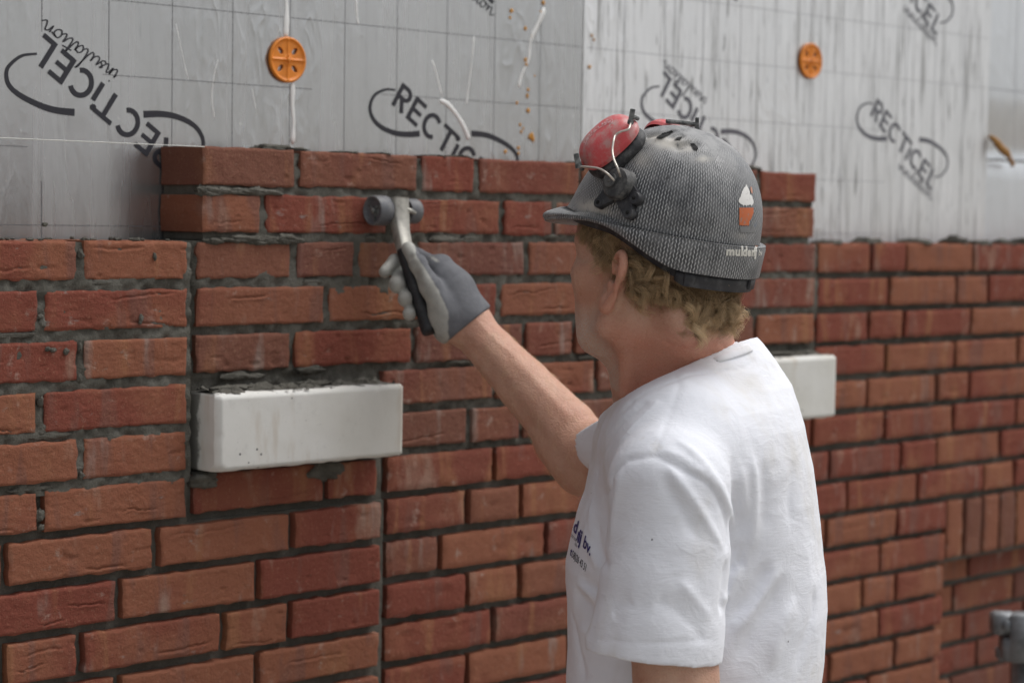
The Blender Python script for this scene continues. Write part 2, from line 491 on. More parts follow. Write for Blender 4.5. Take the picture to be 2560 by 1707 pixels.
slab(mo, 1.545, 2.846, 0.0, 0.1215, pier_y, 0.1165, fine)
slab(mo, 1.857, 3.28, -0.95, -0.3125, rag(0.0330, 0.0014, 6), 0.095, mid)
slab(mo, 1.857, 3.28, -1.62, -0.95, lambda S, Z: 0.0285 + 0 * S, 0.095, coarse)
slab(mo, 2.869, 4.0, -0.3125, -0.003, rag(0.0320, 0.0014, 7), 0.095, mid)
slab(mo, 3.28, 4.0, -0.622, -0.3125, rag(0.0320, 0.0014, 8), 0.095, mid)
slab(mo, 4.0, 6.0, -0.622, -0.003, lambda S, Z: 0.0285 + 0 * S, 0.095, coarse)
slab(mo, 3.262, 6.0, -1.62, -0.622, lambda S, Z: YR + 0.012 + 0 * S, 0.165, coarse)

def lump(bag, c, r, seed, n=14, sq=1.0):   # a dollop of squeezed out mortar
    n = max(n, 13)
    th = np.linspace(0, np.pi, n); ph = np.arange(2 * n) / (2 * n) * 2 * np.pi
    T, Ph = np.meshgrid(th, ph, indexing='ij')
    d = np.stack([np.sin(T) * np.cos(Ph), np.sin(T) * np.sin(Ph), np.cos(T)], -1)
    rr = 1 + 0.34 * fbm(d * 1.9 + seed * 3.3, seed, 2) + 0.22 * fbm(d * 6.5 + seed, seed + 5, 2)
    V = (np.asarray(c) + d * rr[..., None] * np.asarray(r)).reshape(-1, 3)
    i, j = np.meshgrid(np.arange(n - 1), np.arange(2 * n), indexing='ij')
    i = i.ravel(); j = j.ravel(); j2 = (j + 1) % (2 * n)
    bag.add(V, np.stack([i * 2 * n + j, (i + 1) * 2 * n + j, (i + 1) * 2 * n + j2, i * 2 * n + j2], 1))
# lumps on the tops of the courses
for s, y, z, rx, rz in [(1.675, .05, .126, .028, .010), (1.715, .05, .126, .012, .006), (1.86, .05, .126, .012, .004), (1.97, .05, .126, .03, .004), (2.02, .05, .126, .018, .006), (2.70, .05, .127, .014, .010),
                        (1.80, .05, .126, .012, .004), (2.28, .05, .126, .02, .004)]:
    lump(mo, (s, y, ZC + z), (rx, .03, rz * .62), int(s * 100))
for n in range(26):
    s = rng.uniform(1.2, 1.5); lump(mo, (s, rng.uniform(.008, .08), ZC + .001), (rng.uniform(.002, .006), .004, rng.uniform(.001, .0035)), n)
for s, rx, rz in [(2.93, .02, .006), (3.05, .022, .010), (3.20, .03, .009), (3.33, .012, .014), (3.40, .03, .007), (3.50, .012, .009), (3.58, .02, .012)]:
    lump(mo, (s, .05, ZC + .001), (rx, .03, rz), int(s * 100))
# ragged bed and perpend mortar squeezed out on the fresh part
for n in range(26):
    k = rng.randint(-2, 5); left = rng.rand() < .42
    s = rng.uniform(1.2, 1.5) if left else rng.uniform(1.55, 2.3)
    if left and k < 0: continue
    if not left and k > 2: continue
    lump(mo, (s, (0.003 if left else 0.021) + rng.uniform(0, .002), ZC - k * PITCH - 0.056 + rng.uniform(-.004, .004)), (rng.uniform(.010, .030), rng.uniform(.0020, .0035), rng.uniform(.003, .0055)), 400 + n, 12)
for k, js in LEFT.items():
    if k <= 5:
        for j in js:
            for n in range(2):
                lump(mo, (j + rng.uniform(-.003, .003), 0.002 + rng.uniform(-.001, .003), ZC - k * PITCH - 0.025 + rng.uniform(-.027, .027)), (rng.uniform(.003, .0065), rng.uniform(.002, .005), rng.uniform(.003, .008)), 700 + k * 9 + n, 8)
for a, b, z in [(1.543, 1.60, .066), (1.62, 1.66, .066), (1.55, 1.70, .003), (1.545, 1.57, .068), (1.60, 1.69, .003)]:
    for n in range(5):
        lump(mo, (rng.uniform(a, b), .0205, ZC + z + rng.uniform(-.003, .003)), (rng.uniform(.012, .026), .006, rng.uniform(.003, .006)), 900 + n, 16)
# splashes on brick faces
for px, py, y in [(353, 795, -.001), (353, 800, -.001), (350, 806, -.001), (165, 879, -.001), (120, 872, -.001), (132, 875, -.001), (112, 561, -.001), (387, 641, -.001)]:
    q = on_y(px, py, y); lump(mo, q, (rng.uniform(.002, .005), .002, rng.uniform(.002, .006)), px, 8)
# smear above and below the pale blocks
lump(mo, on_y(808, 1176, .016), (.034, .012, .013), 31, 16)
lump(mo, on_y(510, 1197, .012), (.020, .02, .012), 32, 12)
MORT = mo.build('mortar', MORTAR)
parts.append(MORT)

# two pale blocks that stick out of the wall
def pale_block(s0, s1, z0, z1, label, seed):
    n = 60; V, Q = [], []
    bag = Bag()
    def yf(S, Z):
        e = np.minimum(np.minimum(S - s0, s1 - S), np.minimum(Z - z0, z1 - Z))
        return -0.040 + 0.0030 * np.clip(1 - e / 0.005, 0, 1) ** 2 + 0.007 * np.clip(1 - e / (.0005 + .009 * np.clip(vnoise(np.stack([S * 55, Z * 55, S * 0 + seed * 9], -1), 4) - .25, 0, 1)), 0, 1) + 0.0003 * fbm(np.stack([S * 30, Z * 30, S * 0 + seed], -1), seed) \
            + 0.012 * np.clip(1 - np.hypot((S - s0) / .012, (Z - z0) / .010), 0, 1)
    slab(bag, s0, s1, z0, z1, yf, 0.10, (0.004, 0.004), wob=0.001, seed=seed)
    o = bag.build('pale_block', STONE); o['label'] = label
    t = Bag()
    nx_, ny_ = 200, 40                     # ragged layer of mortar left on its top
    X_, Y_ = np.meshgrid(np.linspace(s0 + .004, s1 - .004, nx_), np.linspace(-.038, .020, ny_), indexing='ij')
    q_ = np.stack([X_ * 42, Y_ * 42, X_ * 0 + seed], -1)
    mk = np.clip((Y_ + .020 + .020 * fbm(q_, seed, 3) + .010 * vnoise(q_ * 4, 2) - .016 * ((X_ - s0) / (s1 - s0) > .55)) / .006, 0, 1)
    Hh = mk * (.0022 + .0040 * np.clip(fbm(np.stack([X_ * 90, Y_ * 90, X_ * 0], -1), seed + 4, 3) + .3, 0, 2))
    Q_ = gridq(nx_, ny_); Q_ = Q_[(mk.ravel()[Q_] > .02).any(1)]
    t.add(np.stack([X_, Y_, ZC + z1 - .0004 + Hh], -1).reshape(-1, 3), Q_)
    for n in range(3):
        s = s0 + .02 + (s1 - s0 - .04) * rng.rand()
        lump(t, (s, .004, ZC + z1 + .003), (.030, .010, .004), n + 50, 18)
    b = t.build('mortar_smear', MORTAR)
    adopt(o, b)
    return o
parts.append(pale_block(1.5275, 1.848, -0.303, -0.200, 'pale block sticking out beside the vertical joint with mortar smeared on its top', 3))
parts.append(pale_block(2.530, 2.851, -0.305, -0.195, 'pale block partly hidden behind the bricklayer', 5))
adopt(WALL, *parts)

# ------------------------------------------------------------------ insulation boards with prints
def mat_foil(name, base, streak, rough, seedoff):
    m = M(name, rough, Metallic=0.86)
    v = m.obj((1, 1, 1), (seedoff, 0, 0))
    vs = m.obj((1, 1, 0.05), (seedoff, 0, 0))
    c = m.mix(m.ramp(m.noise(v, 2.5, 3, 0.5), 0.3, 0.7), base, tuple(x * 0.93 for x in base))
    st = m.noise(vs, 75, 5, 0.68)
    c = m.mix(m.ramp(st, 0.50, 0.70, 0.0, streak), c, (0.27, 0.265, 0.255))
    c = m.mix(m.ramp(st, 0.44, 0.30, 0.0, streak * .8), c, (0.97, 0.97, 0.97))
    st2 = m.noise(m.obj((1, 1, 0.10), (seedoff + 3, 0, 0)), 130, 3, 0.6, 0.3)
    c = m.mix(m.ramp(st2, 0.60, 0.72, 0.0, streak * 0.8), c, (0.13, 0.125, 0.12))
    spot = m.noise(v, 60, 2, 0.5)
    c = m.mix(m.ramp(spot, 0.735, 0.78, 0.0, 0.6), c, (0.85, 0.85, 0.83))
    m.set('Base Color', c)
    m.set('Roughness', m.ramp(m.noise(vs, 30, 3), 0.3, 0.7, rough - 0.05, rough + 0.09))
    w = m.obj((1.0, 1.0, 0.28), (seedoff + 0.3, 0, 0))
    xx_ = m.sep(m.obj())[0]
    amt = m.math('MULTIPLY', m.ramp(m.noise(v, 3.2, 2), .40, .62, .10, 1.0), m.ramp(xx_, 1.42, 1.62, .22, 1.0))
    wr_ = m.math('POWER', m.math('SUBTRACT', 1.0, m.math('ABSOLUTE', m.math('MULTIPLY_ADD', m.noise(w, 34, 2, 0.55, 0.5), 2.0, -1.0))), 5.0)
    p = m.bump(m.math('MULTIPLY', wr_, amt), 0.0017, 0.42)
    p = m.bump(m.noise(m.obj((1, 1, .35)), 70, 3, 0.6, .3), 0.0011, 0.22, p)
    m.bump(m.noise(v, 1500, 1, 0.5), 0.0003, 0.3, p)
    return m.m
FOIL1 = mat_foil('foil_left', (0.57, 0.573, 0.572), 0.14, 0.23, 0.0)  # darker copy of the foil: dimmer reflection on the left put into its base
FOIL2 = mat_foil('foil_streaky', (0.84, 0.845, 0.85), 0.80, 0.38, 4.0)  # whiter film with run marks; base also carries the brighter reflection on this side
FOIL3 = mat_foil('foil_plain', (0.76, 0.78, 0.80), 0.15, 0.38, 9.0)
INK = M('print_ink', 0.55, (0.022, 0.022, 0.03)).m
INKF = M('print_ink_faded', 0.6, (0.12, 0.12, 0.14)).m
CREASE = M('foil_crease_highlight', 0.45, (0.82, 0.82, 0.80), Metallic=0.2).m
FOAM = M('orange_foam', 0.8, (0.62, 0.30, 0.06)).m
YI = 0.120

def board(name, s0, s1, z0, z1, y, mat, label):
    b = Bag()
    slab(b, s0, s1, z0, z1, lambda S, Z: y + 0 * S, y + 0.1, (0.05, 0.05))
    o = b.build(name, mat, smooth=True); o['label'] = label; o['category'] = 'insulation board'; o['group'] = 'foil faced insulation boards behind the brick wall'
    return o
B1 = board('insulation_board', 1.163, 2.3585, -1.62, 0.98, YI, FOIL1, 'grey foil insulation board behind the left bricks, with a highlighted crease running through its washer')
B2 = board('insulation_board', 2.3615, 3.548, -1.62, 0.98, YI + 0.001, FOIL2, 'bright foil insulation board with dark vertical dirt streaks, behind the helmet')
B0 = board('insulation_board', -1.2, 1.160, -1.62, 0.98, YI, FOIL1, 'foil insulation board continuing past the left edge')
bb = Bag()
slab(bb, 3.553, 5.6, 0.178, 0.98, lambda S, Z: YI + 0.010 + 0.035 * np.clip((0.30 - Z) / 0.12, 0, 1) ** 1.5 + 0 * S, YI + 0.1, (0.04, 0.01))
slab(bb, 3.553, 5.6, -1.62, 0.170, lambda S, Z: YI + 0.012 + 0.004 * np.clip((Z - 0.16) / .01, 0, 1) + 0 * S, YI + 0.1, (0.04, 0.02))
B3 = bb.build('insulation_board', FOIL3); B3['label'] = 'plain foil insulation board at the right edge, with a bent bright lip and foam scrap'; B3['category'] = 'insulation board'; B3['group'] = 'foil faced insulation boards behind the brick wall'

def ribbon(bag, pts, w, y, thick=0.0006, close_ends=True):
    """flat printed stroke of width w (scalar or per point) along plane points (s, z)"""
    p = np.asarray(pts, float); w = np.broadcast_to(np.asarray(w, float), (len(p),))
    t = np.gradient(p, axis=0); t /= np.linalg.norm(t, axis=1)[:, None] + 1e-12
    n = np.stack([-t[:, 1], t[:, 0]], 1)
    L = p + n * w[:, None] / 2; R = p - n * w[:, None] / 2
    m = len(p)
    V = np.zeros((2 * m, 3)); V[:m, 0] = L[:, 0]; V[:m, 2] = L[:, 1] + ZC; V[m:, 0] = R[:, 0]; V[m:, 2] = R[:, 1] + ZC
    V[:, 1] = y - thick
    a = np.arange(m - 1)
    bag.add(V, np.stack([a, a + 1, m + a + 1, m + a], 1))

def arc(cx, cy, rx, ry, a0, a1, n=18):
    a = np.radians(np.linspace(a0, a1, n)); return np.stack([cx + rx * np.cos(a), cy + ry * np.sin(a)], 1)
# strokes of the printed word, in millimetres, cap height 40, centre line y = 0
H = 17.5
WORD = [
    ([(-47, -20), (-47, 20)], 7), ([(-47, H - .5)] + list(arc(-35.5, 8.5, 10, 9, 90, -90)) + [(-47, -.5)], 6.5), ([(-38, -1), (-27, -20)], 7),
    ([(-13, -20), (-13, 20)], 7), ([(-13, H - .5), (9, H - .5)], 6.5), ([(-13, 0), (7, 0)], 6.2), ([(-13, -H + .5), (9, -H + .5)], 6.5),
    (list(arc(34, 0, 15.5, 17, 48, 312, 26)), 7), ([(54, H - .5), (86, H - .5)], 6.5), ([(70, H), (70, -20)], 7),
    ([(94, 8), (94, -20)], 7), (list(arc(121, 0, 15.5, 17, 48, 312, 26)), 7),
    ([(146, -20), (146, 20)], 7), ([(146, H - .5), (168, H - .5)], 6.5), ([(146, 0), (166, 0)], 6.2), ([(146, -H + .5), (168, -H + .5)], 6.5),
    ([(180, 20), (180, -20)], 7), ([(180, -H + .5), (200, -H + .5)], 6.5)]
SW1 = [(20, -24), (-2, -41), (-24, -53), (-49, -60), (-69, -58), (-82, -47), (-84, -28), (-72, -9), (-56, 2)]
SW2 = [(107, 38), (132, 53), (156, 62), (184, 68), (203, 67), (214, 58), (217, 46), (210, 25), (194, 9)]
# the script word, one continuous hand, in mm (x along the base line)
def script_word():
    S = []
    x = 0
    def st(*p): S.append(smooth_path(np.array(p, float), 5))
    st((0, 6), (2, 10), (1, 2), (3, 0), (7, 4), (8.5, 10), (7.5, 1), (10, 8), (13, 10), (13.5, 4), (14.5, 0), (18, 3))          # i n
    st((18, 3), (23, 10), (20, 8), (24, 3), (20, 0), (17, 2))                                                                    # s
    st((24, 3), (28, 10), (27, 2), (30, 0), (34, 4), (36, 10), (35, 2), (38, 0), (41, 5))                                        # u
    st((41, 5), (47, 22), (49, 27), (46, 22), (43.5, 5), (45, 0), (49, 3))                                                       # l
    st((58, 9), (53, 10), (49.5, 5), (52, 0), (56, 4), (58.5, 10), (57.5, 2), (60, 0), (63, 5))                                  # a
    st((63, 5), (68, 19), (65.5, 4), (67, 0), (71, 3)); st((62, 13), (74, 14))                                                   # t
    st((71, 3), (75, 10), (74, 2), (76, 0), (80, 4))                                                                             # i
    st((88, 9), (83, 10), (80, 5), (82, 0), (87, 2), (89, 7), (86, 10), (92, 8))                                                 # o
    st((94, 10), (93, 1), (96, 8), (100, 10), (101, 3), (103, 0), (108, 4))                                                      # n
    return S, [(3.5, 17), (78, 17)]
SCR, SCRD = script_word()

def logo(parent, E, ang, mat, y=YI, script=True, fade=False):
    c, s = math.cos(math.radians(ang)), math.sin(math.radians(ang))
    def tr(p):
        p = np.asarray(p, float) / 1000; return np.stack([E[0] + p[:, 0] * c - p[:, 1] * s, E[1] + p[:, 0] * s + p[:, 1] * c], 1)
    b = Bag(); q = 0
    for pts, w in WORD:
        q += 1; ribbon(b, tr(pts), w / 1000, y, 0.0006 + q * 1e-5)
    w1 = np.linspace(9.5, 3.0, len(smooth_path(SW1, 6))) / 1000
    ribbon(b, smooth_path(tr(SW1), 6), w1, y); ribbon(b, smooth_path(tr(SW2), 6), w1, y)
    ribbon(b, tr(arc(88.5, 15.5, 2.2, 2.2, -180, 180, 14)), 0.0044, y, 0.0011)
    o = b.build('printed_word', mat); adopt(parent, o)
    if script:
        b = Bag()
        a = math.radians(-6.0 + 12)
        for k, pts in enumerate(SCR):
            p = np.asarray(pts) * [1.2, 1.15]; p = p @ np.array([[math.cos(.1), math.sin(.1)], [-math.sin(.1), math.cos(.1)]])
            ribbon(b, tr(p + [84, -48]), 0.0017, y, 0.0008 + k * 2e-5)
        for dx, dy in SCRD:
            ribbon(b, tr(arc(84 + dx * 1.2, -48 + dy * 1.15 + dx * .12, .6, .6, 0, 360, 8)), 0.0012, y)
        o2 = b.build('printed_script', INKF if fade else mat); adopt(parent, o2)
    return o
logo(B1, (1.5174, 0.1377), 145.9, INK)
logo(B1, (2.0042, 0.1938), -33.0, INK)
logo(B1, (2.0007, 0.4990), -34.1, INK)
logo(B1, (1.5174, 0.4430), 145.9, INK)
logo(B2, (2.714, 0.1637), 145.9, INKF, YI + .001, True, True)
logo(B2, (2.714, 0.4690), 145.9, INKF, YI + .001, True, True)
logo(B2, (3.1994, 0.2329), -34.2, INKF, YI + .001, True, True)
logo(B2, (3.202, 0.5378), -34.2, INKF, YI + .001, True, True)

# printed measuring grid, 100 mm
def seg(bag, a, b, y, w=0.0008, ticks=True):
    a, b = np.array(a), np.array(b)
    ribbon(bag, [a, (a + b) / 2, b], w, y, 0.0004)
    if ticks:
        d = b - a; L = np.linalg.norm(d); d /= L; n = np.array([-d[1], d[0]])
        for t in np.arange(0.01, L, 0.01):
            p = a + d * t; ribbon(bag, [p - n * .0013, p, p + n * .0013], 0.0005, y, 0.00045)
g1 = Bag(); g2 = Bag()
zl = [0.017, 0.118, 0.217, 0.317, 0.417]
vx = [1.259 + 0.1003 * n for n in range(11)]
cuts = {0: [(-.05, .012), (.055, .126)], 1: [(-.05, .075), (.26, .9)], 2: [(.217, .9)], 3: [(.0, .9)]}
for n, x in enumerate(vx):
    x0 = x + 0.0996 if False else x
    if n == 0: seg(g1, (1.259, -.3), (1.259, .14), YI)
    elif n == 1: seg(g1, (1.359, -.3), (1.359, .075), YI); seg(g1, (1.359, .268), (1.359, .9), YI)
    elif n == 2: seg(g1, (x, .222), (x, .9), YI)
    else: seg(g1, (x, -.3), (x, .9), YI, .0007, n < 5)
seg(g1, (1.17, .018), (1.545, .018), YI); seg(g1, (1.17, .119), (1.338, .119), YI)
seg(g1, (1.450, .2185), (1.80, .2185), YI); seg(g1, (1.93, .2185), (2.355, .2185), YI)
seg(g1, (1.375, .318), (2.355, .318), YI)
for x in [2.459 + .1 * n for n in range(11)]: seg(g2, (x, -.1), (x, .9), YI + .001, .0008, False)
for z in (.018, .118, .217, .318, .418): seg(g2, (2.37, z), (3.54 if z > .3 else 3.2, z), YI + .001, .0008, False)
G1 = g1.build('printed_grid', M('print_ink_thin', .6, (.17, .17, .18)).m); adopt(B1, G1)
G2 = g2.build('printed_grid', M('print_ink_pale', .6, (.30, .30, .32)).m); adopt(B2, G2)
g3 = Bag()
for x in (3.66, 3.76): seg(g3, (x, .19), (x, .9), YI + .0095, .001, False)
seg(g3, (3.56, .318), (4.2, .318), YI + .0095, .001, False)
G3 = g3.build('printed_grid', INKF); adopt(B3, G3)

# raised creases in the foil, their highlight put into the white colour
def crease(parent, pix, r, y=YI, mat=None):
    pts = np.array([on_y(px, py, y) for px, py in pix]); pts = smooth_path(pts, 6)
    rr = r * (1 + 0.5 * vnoise(np.stack([pts[:, 2] * 60, pts[:, 0] * 9, pts[:, 0] * 0], -1), 2)); rr[0] = rr[-1] = r * .2
    V, Q, T = tube(pts, rr, 8); V[:, 1] = y + (V[:, 1] - y) * 0.35
    b = Bag(); b.add(V, Q, T); o = b.build('foil_crease', mat or CREASE); adopt(parent, o)
crease(B1, [(716, -20), (716, 40), (714, 96)], .0042)
crease(B1, [(732, 204), (731, 260), (734, 310), (731, 362)], .0036)
crease(B1, [(890, -10), (892, 40), (896, 62)], .0022)
crease(B1, [(1362, 20), (1345, 60), (1327, 100), (1321, 150), (1305, 185), (1296, 220)], .0035)
crease(B1, [(1098, 250), (1120, 262), (1145, 292), (1163, 325), (1172, 350)], .0040)
crease(B1, [(1080, 150), (1095, 200), (1104, 240)], .0015)
crease(B1, [(1185, 90), (1180, 150), (1170, 230), (1165, 262)], .0015)
crease(B1, [(545, 150), (535, 190), (530, 250), (537, 300)], .0006)
crease(B1, [(440, 60), (452, 120), (470, 200)], .0005)
crease(B1, [(630, 220), (640, 280)], .0005)
# orange foam specks
for px, py, r in [(1278, 28, 7), (1275, 45, 5), (1358, 8, 7), (1313, 72, 6), (1328, 92, 4), (1314, 150, 6), (1316, 162, 5), (1292, 258, 5), (1320, 277, 7), (1327, 342, 11), (1332, 348, 8), (1296, 370, 6), (1263, 380, 6), (1303, 330, 5), (1352, 30, 4), (1318, 240, 6), (1320, 225, 5), (1300, 312, 5), (1308, 322, 4), (1296, 384, 5), (1336, 190, 3)]:
    fb = Bag(); q = on_y(px, py, YI); lump(fb, q, (r / 2300, r / 3200, r / 1900), px, 10)
    FS = fb.build('foam_speck', FOAM); adopt(B1, FS)
for px, py, r in [(1474, 168, 6), (1485, 100, 4), (1480, 90, 4)]:
    fb = Bag(); q = on_y(px, py, YI); lump(fb, q, (r / 2300, r / 3200, r / 1900), px, 10)
    FS = fb.build('foam_speck', FOAM); adopt(B2, FS)
# foam scrap at the board edge
b = Bag()
pts = smooth_path(np.array([on_y(2475, 342, .125), on_y(2488, 352, .11), on_y(2502, 370, .105), on_y(2515, 382, .10), on_y(2524, 395, .105), on_y(2532, 414, .12)]), 8)
rr = 0.0045 + 0.004 * np.clip(np.sin(np.linspace(0, 3.1, len(pts)) ** 1.3), 0, 1) + .0015 * vnoise(pts * 200, 3)
V, Q, T = tube(pts, rr, 10); b.add(V, Q, T)
sc = b.build('foam_scrap', M('old_foam', 0.85, (0.42, 0.22, 0.07)).m)
sc['label'] = 'ragged brown orange foam scrap poking out at the right board joint'; sc['category'] = 'foam scrap'

# orange insulation washers
def mat_orange():
    m = M('orange_plastic', 0.42, (0.78, 0.235, 0.02)); v = m.obj()
    m.set('Base Color', m.mix(m.ramp(m.noise(v, 60, 3), 0.4, 0.75, 0, .4), (0.80, 0.25, 0.018), (0.58, 0.19, 0.04)))
    m.bump(m.noise(v, 300, 2), .0004, .5); return m.m
ORANGE = mat_orange()
def washer(c, r, rot, label):
    root = empty('insulation_washer', c, label, 'washer', 'orange washers pinning the insulation')
    nr, na = 30, 144
    R, A = np.meshgrid(np.linspace(0.004, r, nr), np.arange(na) / na * 2 * np.pi, indexing='ij')
    rn = R / r
    q = (A - rot) % (np.pi / 2) - np.pi / 4
    hole = (((rn - .55) / .21) ** 2 + (q * rn / .125) ** 2) < 1
    y = -0.004 - 0.0025 * np.exp(-((rn - .93) / .07) ** 2) - .0018 * np.exp(-((rn - .16) / .08) ** 2) - .002 * np.exp(-(np.abs(np.abs(q) - np.pi / 4) * rn / .05) ** 2) * (rn < .9)
    X = R * np.cos(A); Z = R * np.sin(A)
    F = np.stack([X, y, Z], -1).reshape(-1, 3); Bk = F.copy(); Bk[:, 1] = -0.0006
    i, j = np.meshgrid(np.arange(nr - 1), np.arange(na), indexing='ij'); j2 = (j + 1) % na
    keep = ~(hole[i, j] & hole[i + 1, j] & hole[i, j2] & hole[i + 1, j2])
    i_, j_, k_ = i[keep], j[keep], j2[keep]
    q1 = np.stack([i_ * na + j_, i_ * na + k_, (i_ + 1) * na + k_, (i_ + 1) * na + j_], 1)
    n = nr * na
    edges = {}
    for f in q1:
        for a, b in zip(f, np.roll(f, -1)):
            if (b, a) in edges: del edges[(b, a)]
            else: edges[(a, b)] = 1
    side = np.array([(a, n + a, n + b, b) for a, b in edges])
    V = np.concatenate([F, Bk])
    o = mesh('disc', V, [np.concatenate([q1, q1[:, ::-1] + n, side])], ORANGE, root)
    V, Q = lathe([(0, -.0085), (.003, -.0085), (.004, -.007), (.004, -.0005)], 16, (0, 1, 0))
    h = Bag(); h.add(V, Q); h.build('pin_head', M('pin_steel', .4, (.25, .2, .17), Metallic=.6).m if False else ORANGE, root)
washer((1.7533, YI, ZC + .2575), .0325, math.radians(0), 'orange round washer with four slots pinning the foil above the pale block')
washer((2.9563, YI + .001, ZC + .3344), .0325, math.radians(0), 'orange washer on the streaky bright foil, right of the helmet')

# mason's line along the top course
a = np.array([-1.2, .014, ZC + .1243]); bq = np.array([1.541, .0155, ZC + .1246])
t = np.linspace(0, 1, 60)[:, None]; pts = a + (bq - a) * t
V, Q, T = tube(pts, .0007, 6); b = Bag(); b.add(V, Q, T)
ln = b.build('mason_line', M('line_cord', .8, (.62, .62, .58)).m); ln['label'] = 'thin pale string stretched level from the corner of the top brick course'; ln['category'] = 'string'

# ground
def mat_ground():
    m = M('site_soil', .95); v = m.obj()
    m.set('Base Color', m.mix(m.ramp(m.noise(v, 1.5, 5, .6), .35, .7), (.27, .25, .22), (.36, .34, .305)))
    m.bump(m.noise(v, 12, 5, .7), .03, .6); return m.m
g = mesh('ground', [(-400, -400, 0), (400, -400, 0), (400, 400, 0), (-400, 400, 0)], [np.array([(0, 1, 2, 3)])], mat_ground(), smooth=False)
g['kind'] = 'structure'
# ------------------------------------------------------------------ implicit surfaces for the figure
def smin(a, b, k):
    h = np.maximum(k - np.abs(a - b), 0) / k
    return np.minimum(a, b) - h * h * k * 0.25

def cone(p, a, b, ra, rb):
    a, b = np.asarray(a), np.asarray(b); d = b - a
    t = np.clip(((p - a) @ d) / (d @ d), 0, 1)
    return np.linalg.norm(p - a - t[:, None] * d, axis=1) - (ra + (rb - ra) * t)

def chain(p, pts, rs, k=0.0):
    d = None
    for i in range(len(pts) - 1):
        e = cone(p, pts[i], pts[i + 1], rs[i], rs[i + 1])
        d = e if d is None else (smin(d, e, k) if k > 0 else np.minimum(d, e))
    return d

def ell(p, c, r, R=None):
    q = p - np.asarray(c)
    if R is not None: q = q @ R
    r = np.asarray(r); k0 = np.linalg.norm(q / r, axis=1); k1 = np.linalg.norm(q / (r * r), axis=1) + 1e-9
    return k0 * (k0 - 1) / k1

def poly_dist(p, pts):
    return poly_at(p, pts)[0]

def poly_at(p, pts):                       # distance to a polyline and the place along it, 0..1
    d = np.full(len(p), 1e9); s = np.zeros(len(p)); n = len(pts) - 1
    for k, (a, b) in enumerate(zip(pts[:-1], pts[1:])):
        v = b - a; t = np.clip(((p - a) @ v) / (v @ v + 1e-12), 0, 1)
        e = np.linalg.norm(p - a - t[:, None] * v, axis=1)
        m = e < d; d[m] = e[m]; s[m] = (k + t[m]) / n
    return d, s

def surface(f, lo, hi, h, smooth=1):
    """sparse surface nets: f is evaluated coarsely, then finely only near the surface"""
    lo = np.asarray(lo, float); n = np.ceil((np.asarray(hi) - lo) / (4 * h)).astype(int) + 1
    ax = [lo[i] + 4 * h * (np.arange(n[i]) + 0.375) for i in range(3)]
    G = np.stack(np.meshgrid(*ax, indexing='ij'), -1).reshape(-1, 3)
    D = np.concatenate([f(G[i:i + 400000]) for i in range(0, len(G), 400000)]).astype(np.float32).reshape(n)
    near = np.abs(D) < 4 * h * 2.0
    vol = np.repeat(np.repeat(np.repeat(D, 4, 0), 4, 1), 4, 2)
    idx = np.argwhere(near)
    o = np.stack(np.meshgrid(*[np.arange(4)] * 3, indexing='ij'), -1).reshape(-1, 3)
    for i in range(0, len(idx), 8000):
        c = (idx[i:i + 8000, None, :] * 4 + o[None]).reshape(-1, 3)
        vol[c[:, 0], c[:, 1], c[:, 2]] = f(lo + c * h)
    s = vol < 0
    cnt = np.zeros(np.array(s.shape) - 1, np.uint8)
    for a in (0, 1):
        for b in (0, 1):
            for c in (0, 1):
                cnt += s[a:s.shape[0] - 1 + a, b:s.shape[1] - 1 + b, c:s.shape[2] - 1 + c]
    cells = np.argwhere((cnt > 0) & (cnt < 8))
    idv = np.full(cnt.shape, -1, np.int32); idv[cells[:, 0], cells[:, 1], cells[:, 2]] = np.arange(len(cells))
    cor = [(a, b, c) for a in (0, 1) for b in (0, 1) for c in (0, 1)]
    val = np.stack([vol[cells[:, 0] + a, cells[:, 1] + b, cells[:, 2] + c] for a, b, c in cor], 1)
    acc = np.zeros((len(cells), 3)); w = np.zeros(len(cells))
    for i in range(8):
        for j in range(i + 1, 8):
            if sum(abs(x - y) for x, y in zip(cor[i], cor[j])) != 1: continue
            m = (val[:, i] < 0) != (val[:, j] < 0)
            t = val[m, i] / (val[m, i] - val[m, j])
            acc[m] += np.array(cor[i]) + t[:, None] * (np.array(cor[j]) - np.array(cor[i])); w[m] += 1
    V = lo + (cells + acc / w[:, None]) * h
    Q = []
    for axis in range(3):
        sl0 = [slice(1, -1)] * 3; sl1 = [slice(1, -1)] * 3
        sl0[axis] = slice(0, -1); sl1[axis] = slice(1, None)
        A, B = s[tuple(sl0)], s[tuple(sl1)]
        e = np.argwhere(A != B); inside = A[e[:, 0], e[:, 1], e[:, 2]]
        b = e + 1; b[:, axis] -= 1
        u, v = (axis + 1) % 3, (axis + 2) % 3
        def cid(du, dv):
            c = b.copy(); c[:, u] -= du; c[:, v] -= dv; return idv[c[:, 0], c[:, 1], c[:, 2]]
        q = np.stack([cid(1, 1), cid(0, 1), cid(0, 0), cid(1, 0)], 1)
        q[~inside] = q[~inside][:, ::-1]
        Q.append(q[(q >= 0).all(1)])
    Q = np.concatenate(Q)
    for _ in range(smooth):
        S = np.zeros_like(V); c = np.zeros(len(V))
        for k in range(4):
            a, b_ = Q[:, k], Q[:, (k + 1) % 4]
            np.add.at(S, a, V[b_]); np.add.at(c, a, 1); np.add.at(S, b_, V[a]); np.add.at(c, b_, 1)
        V = 0.5 * V + 0.5 * S / np.maximum(c, 1)[:, None]
    return V, Q

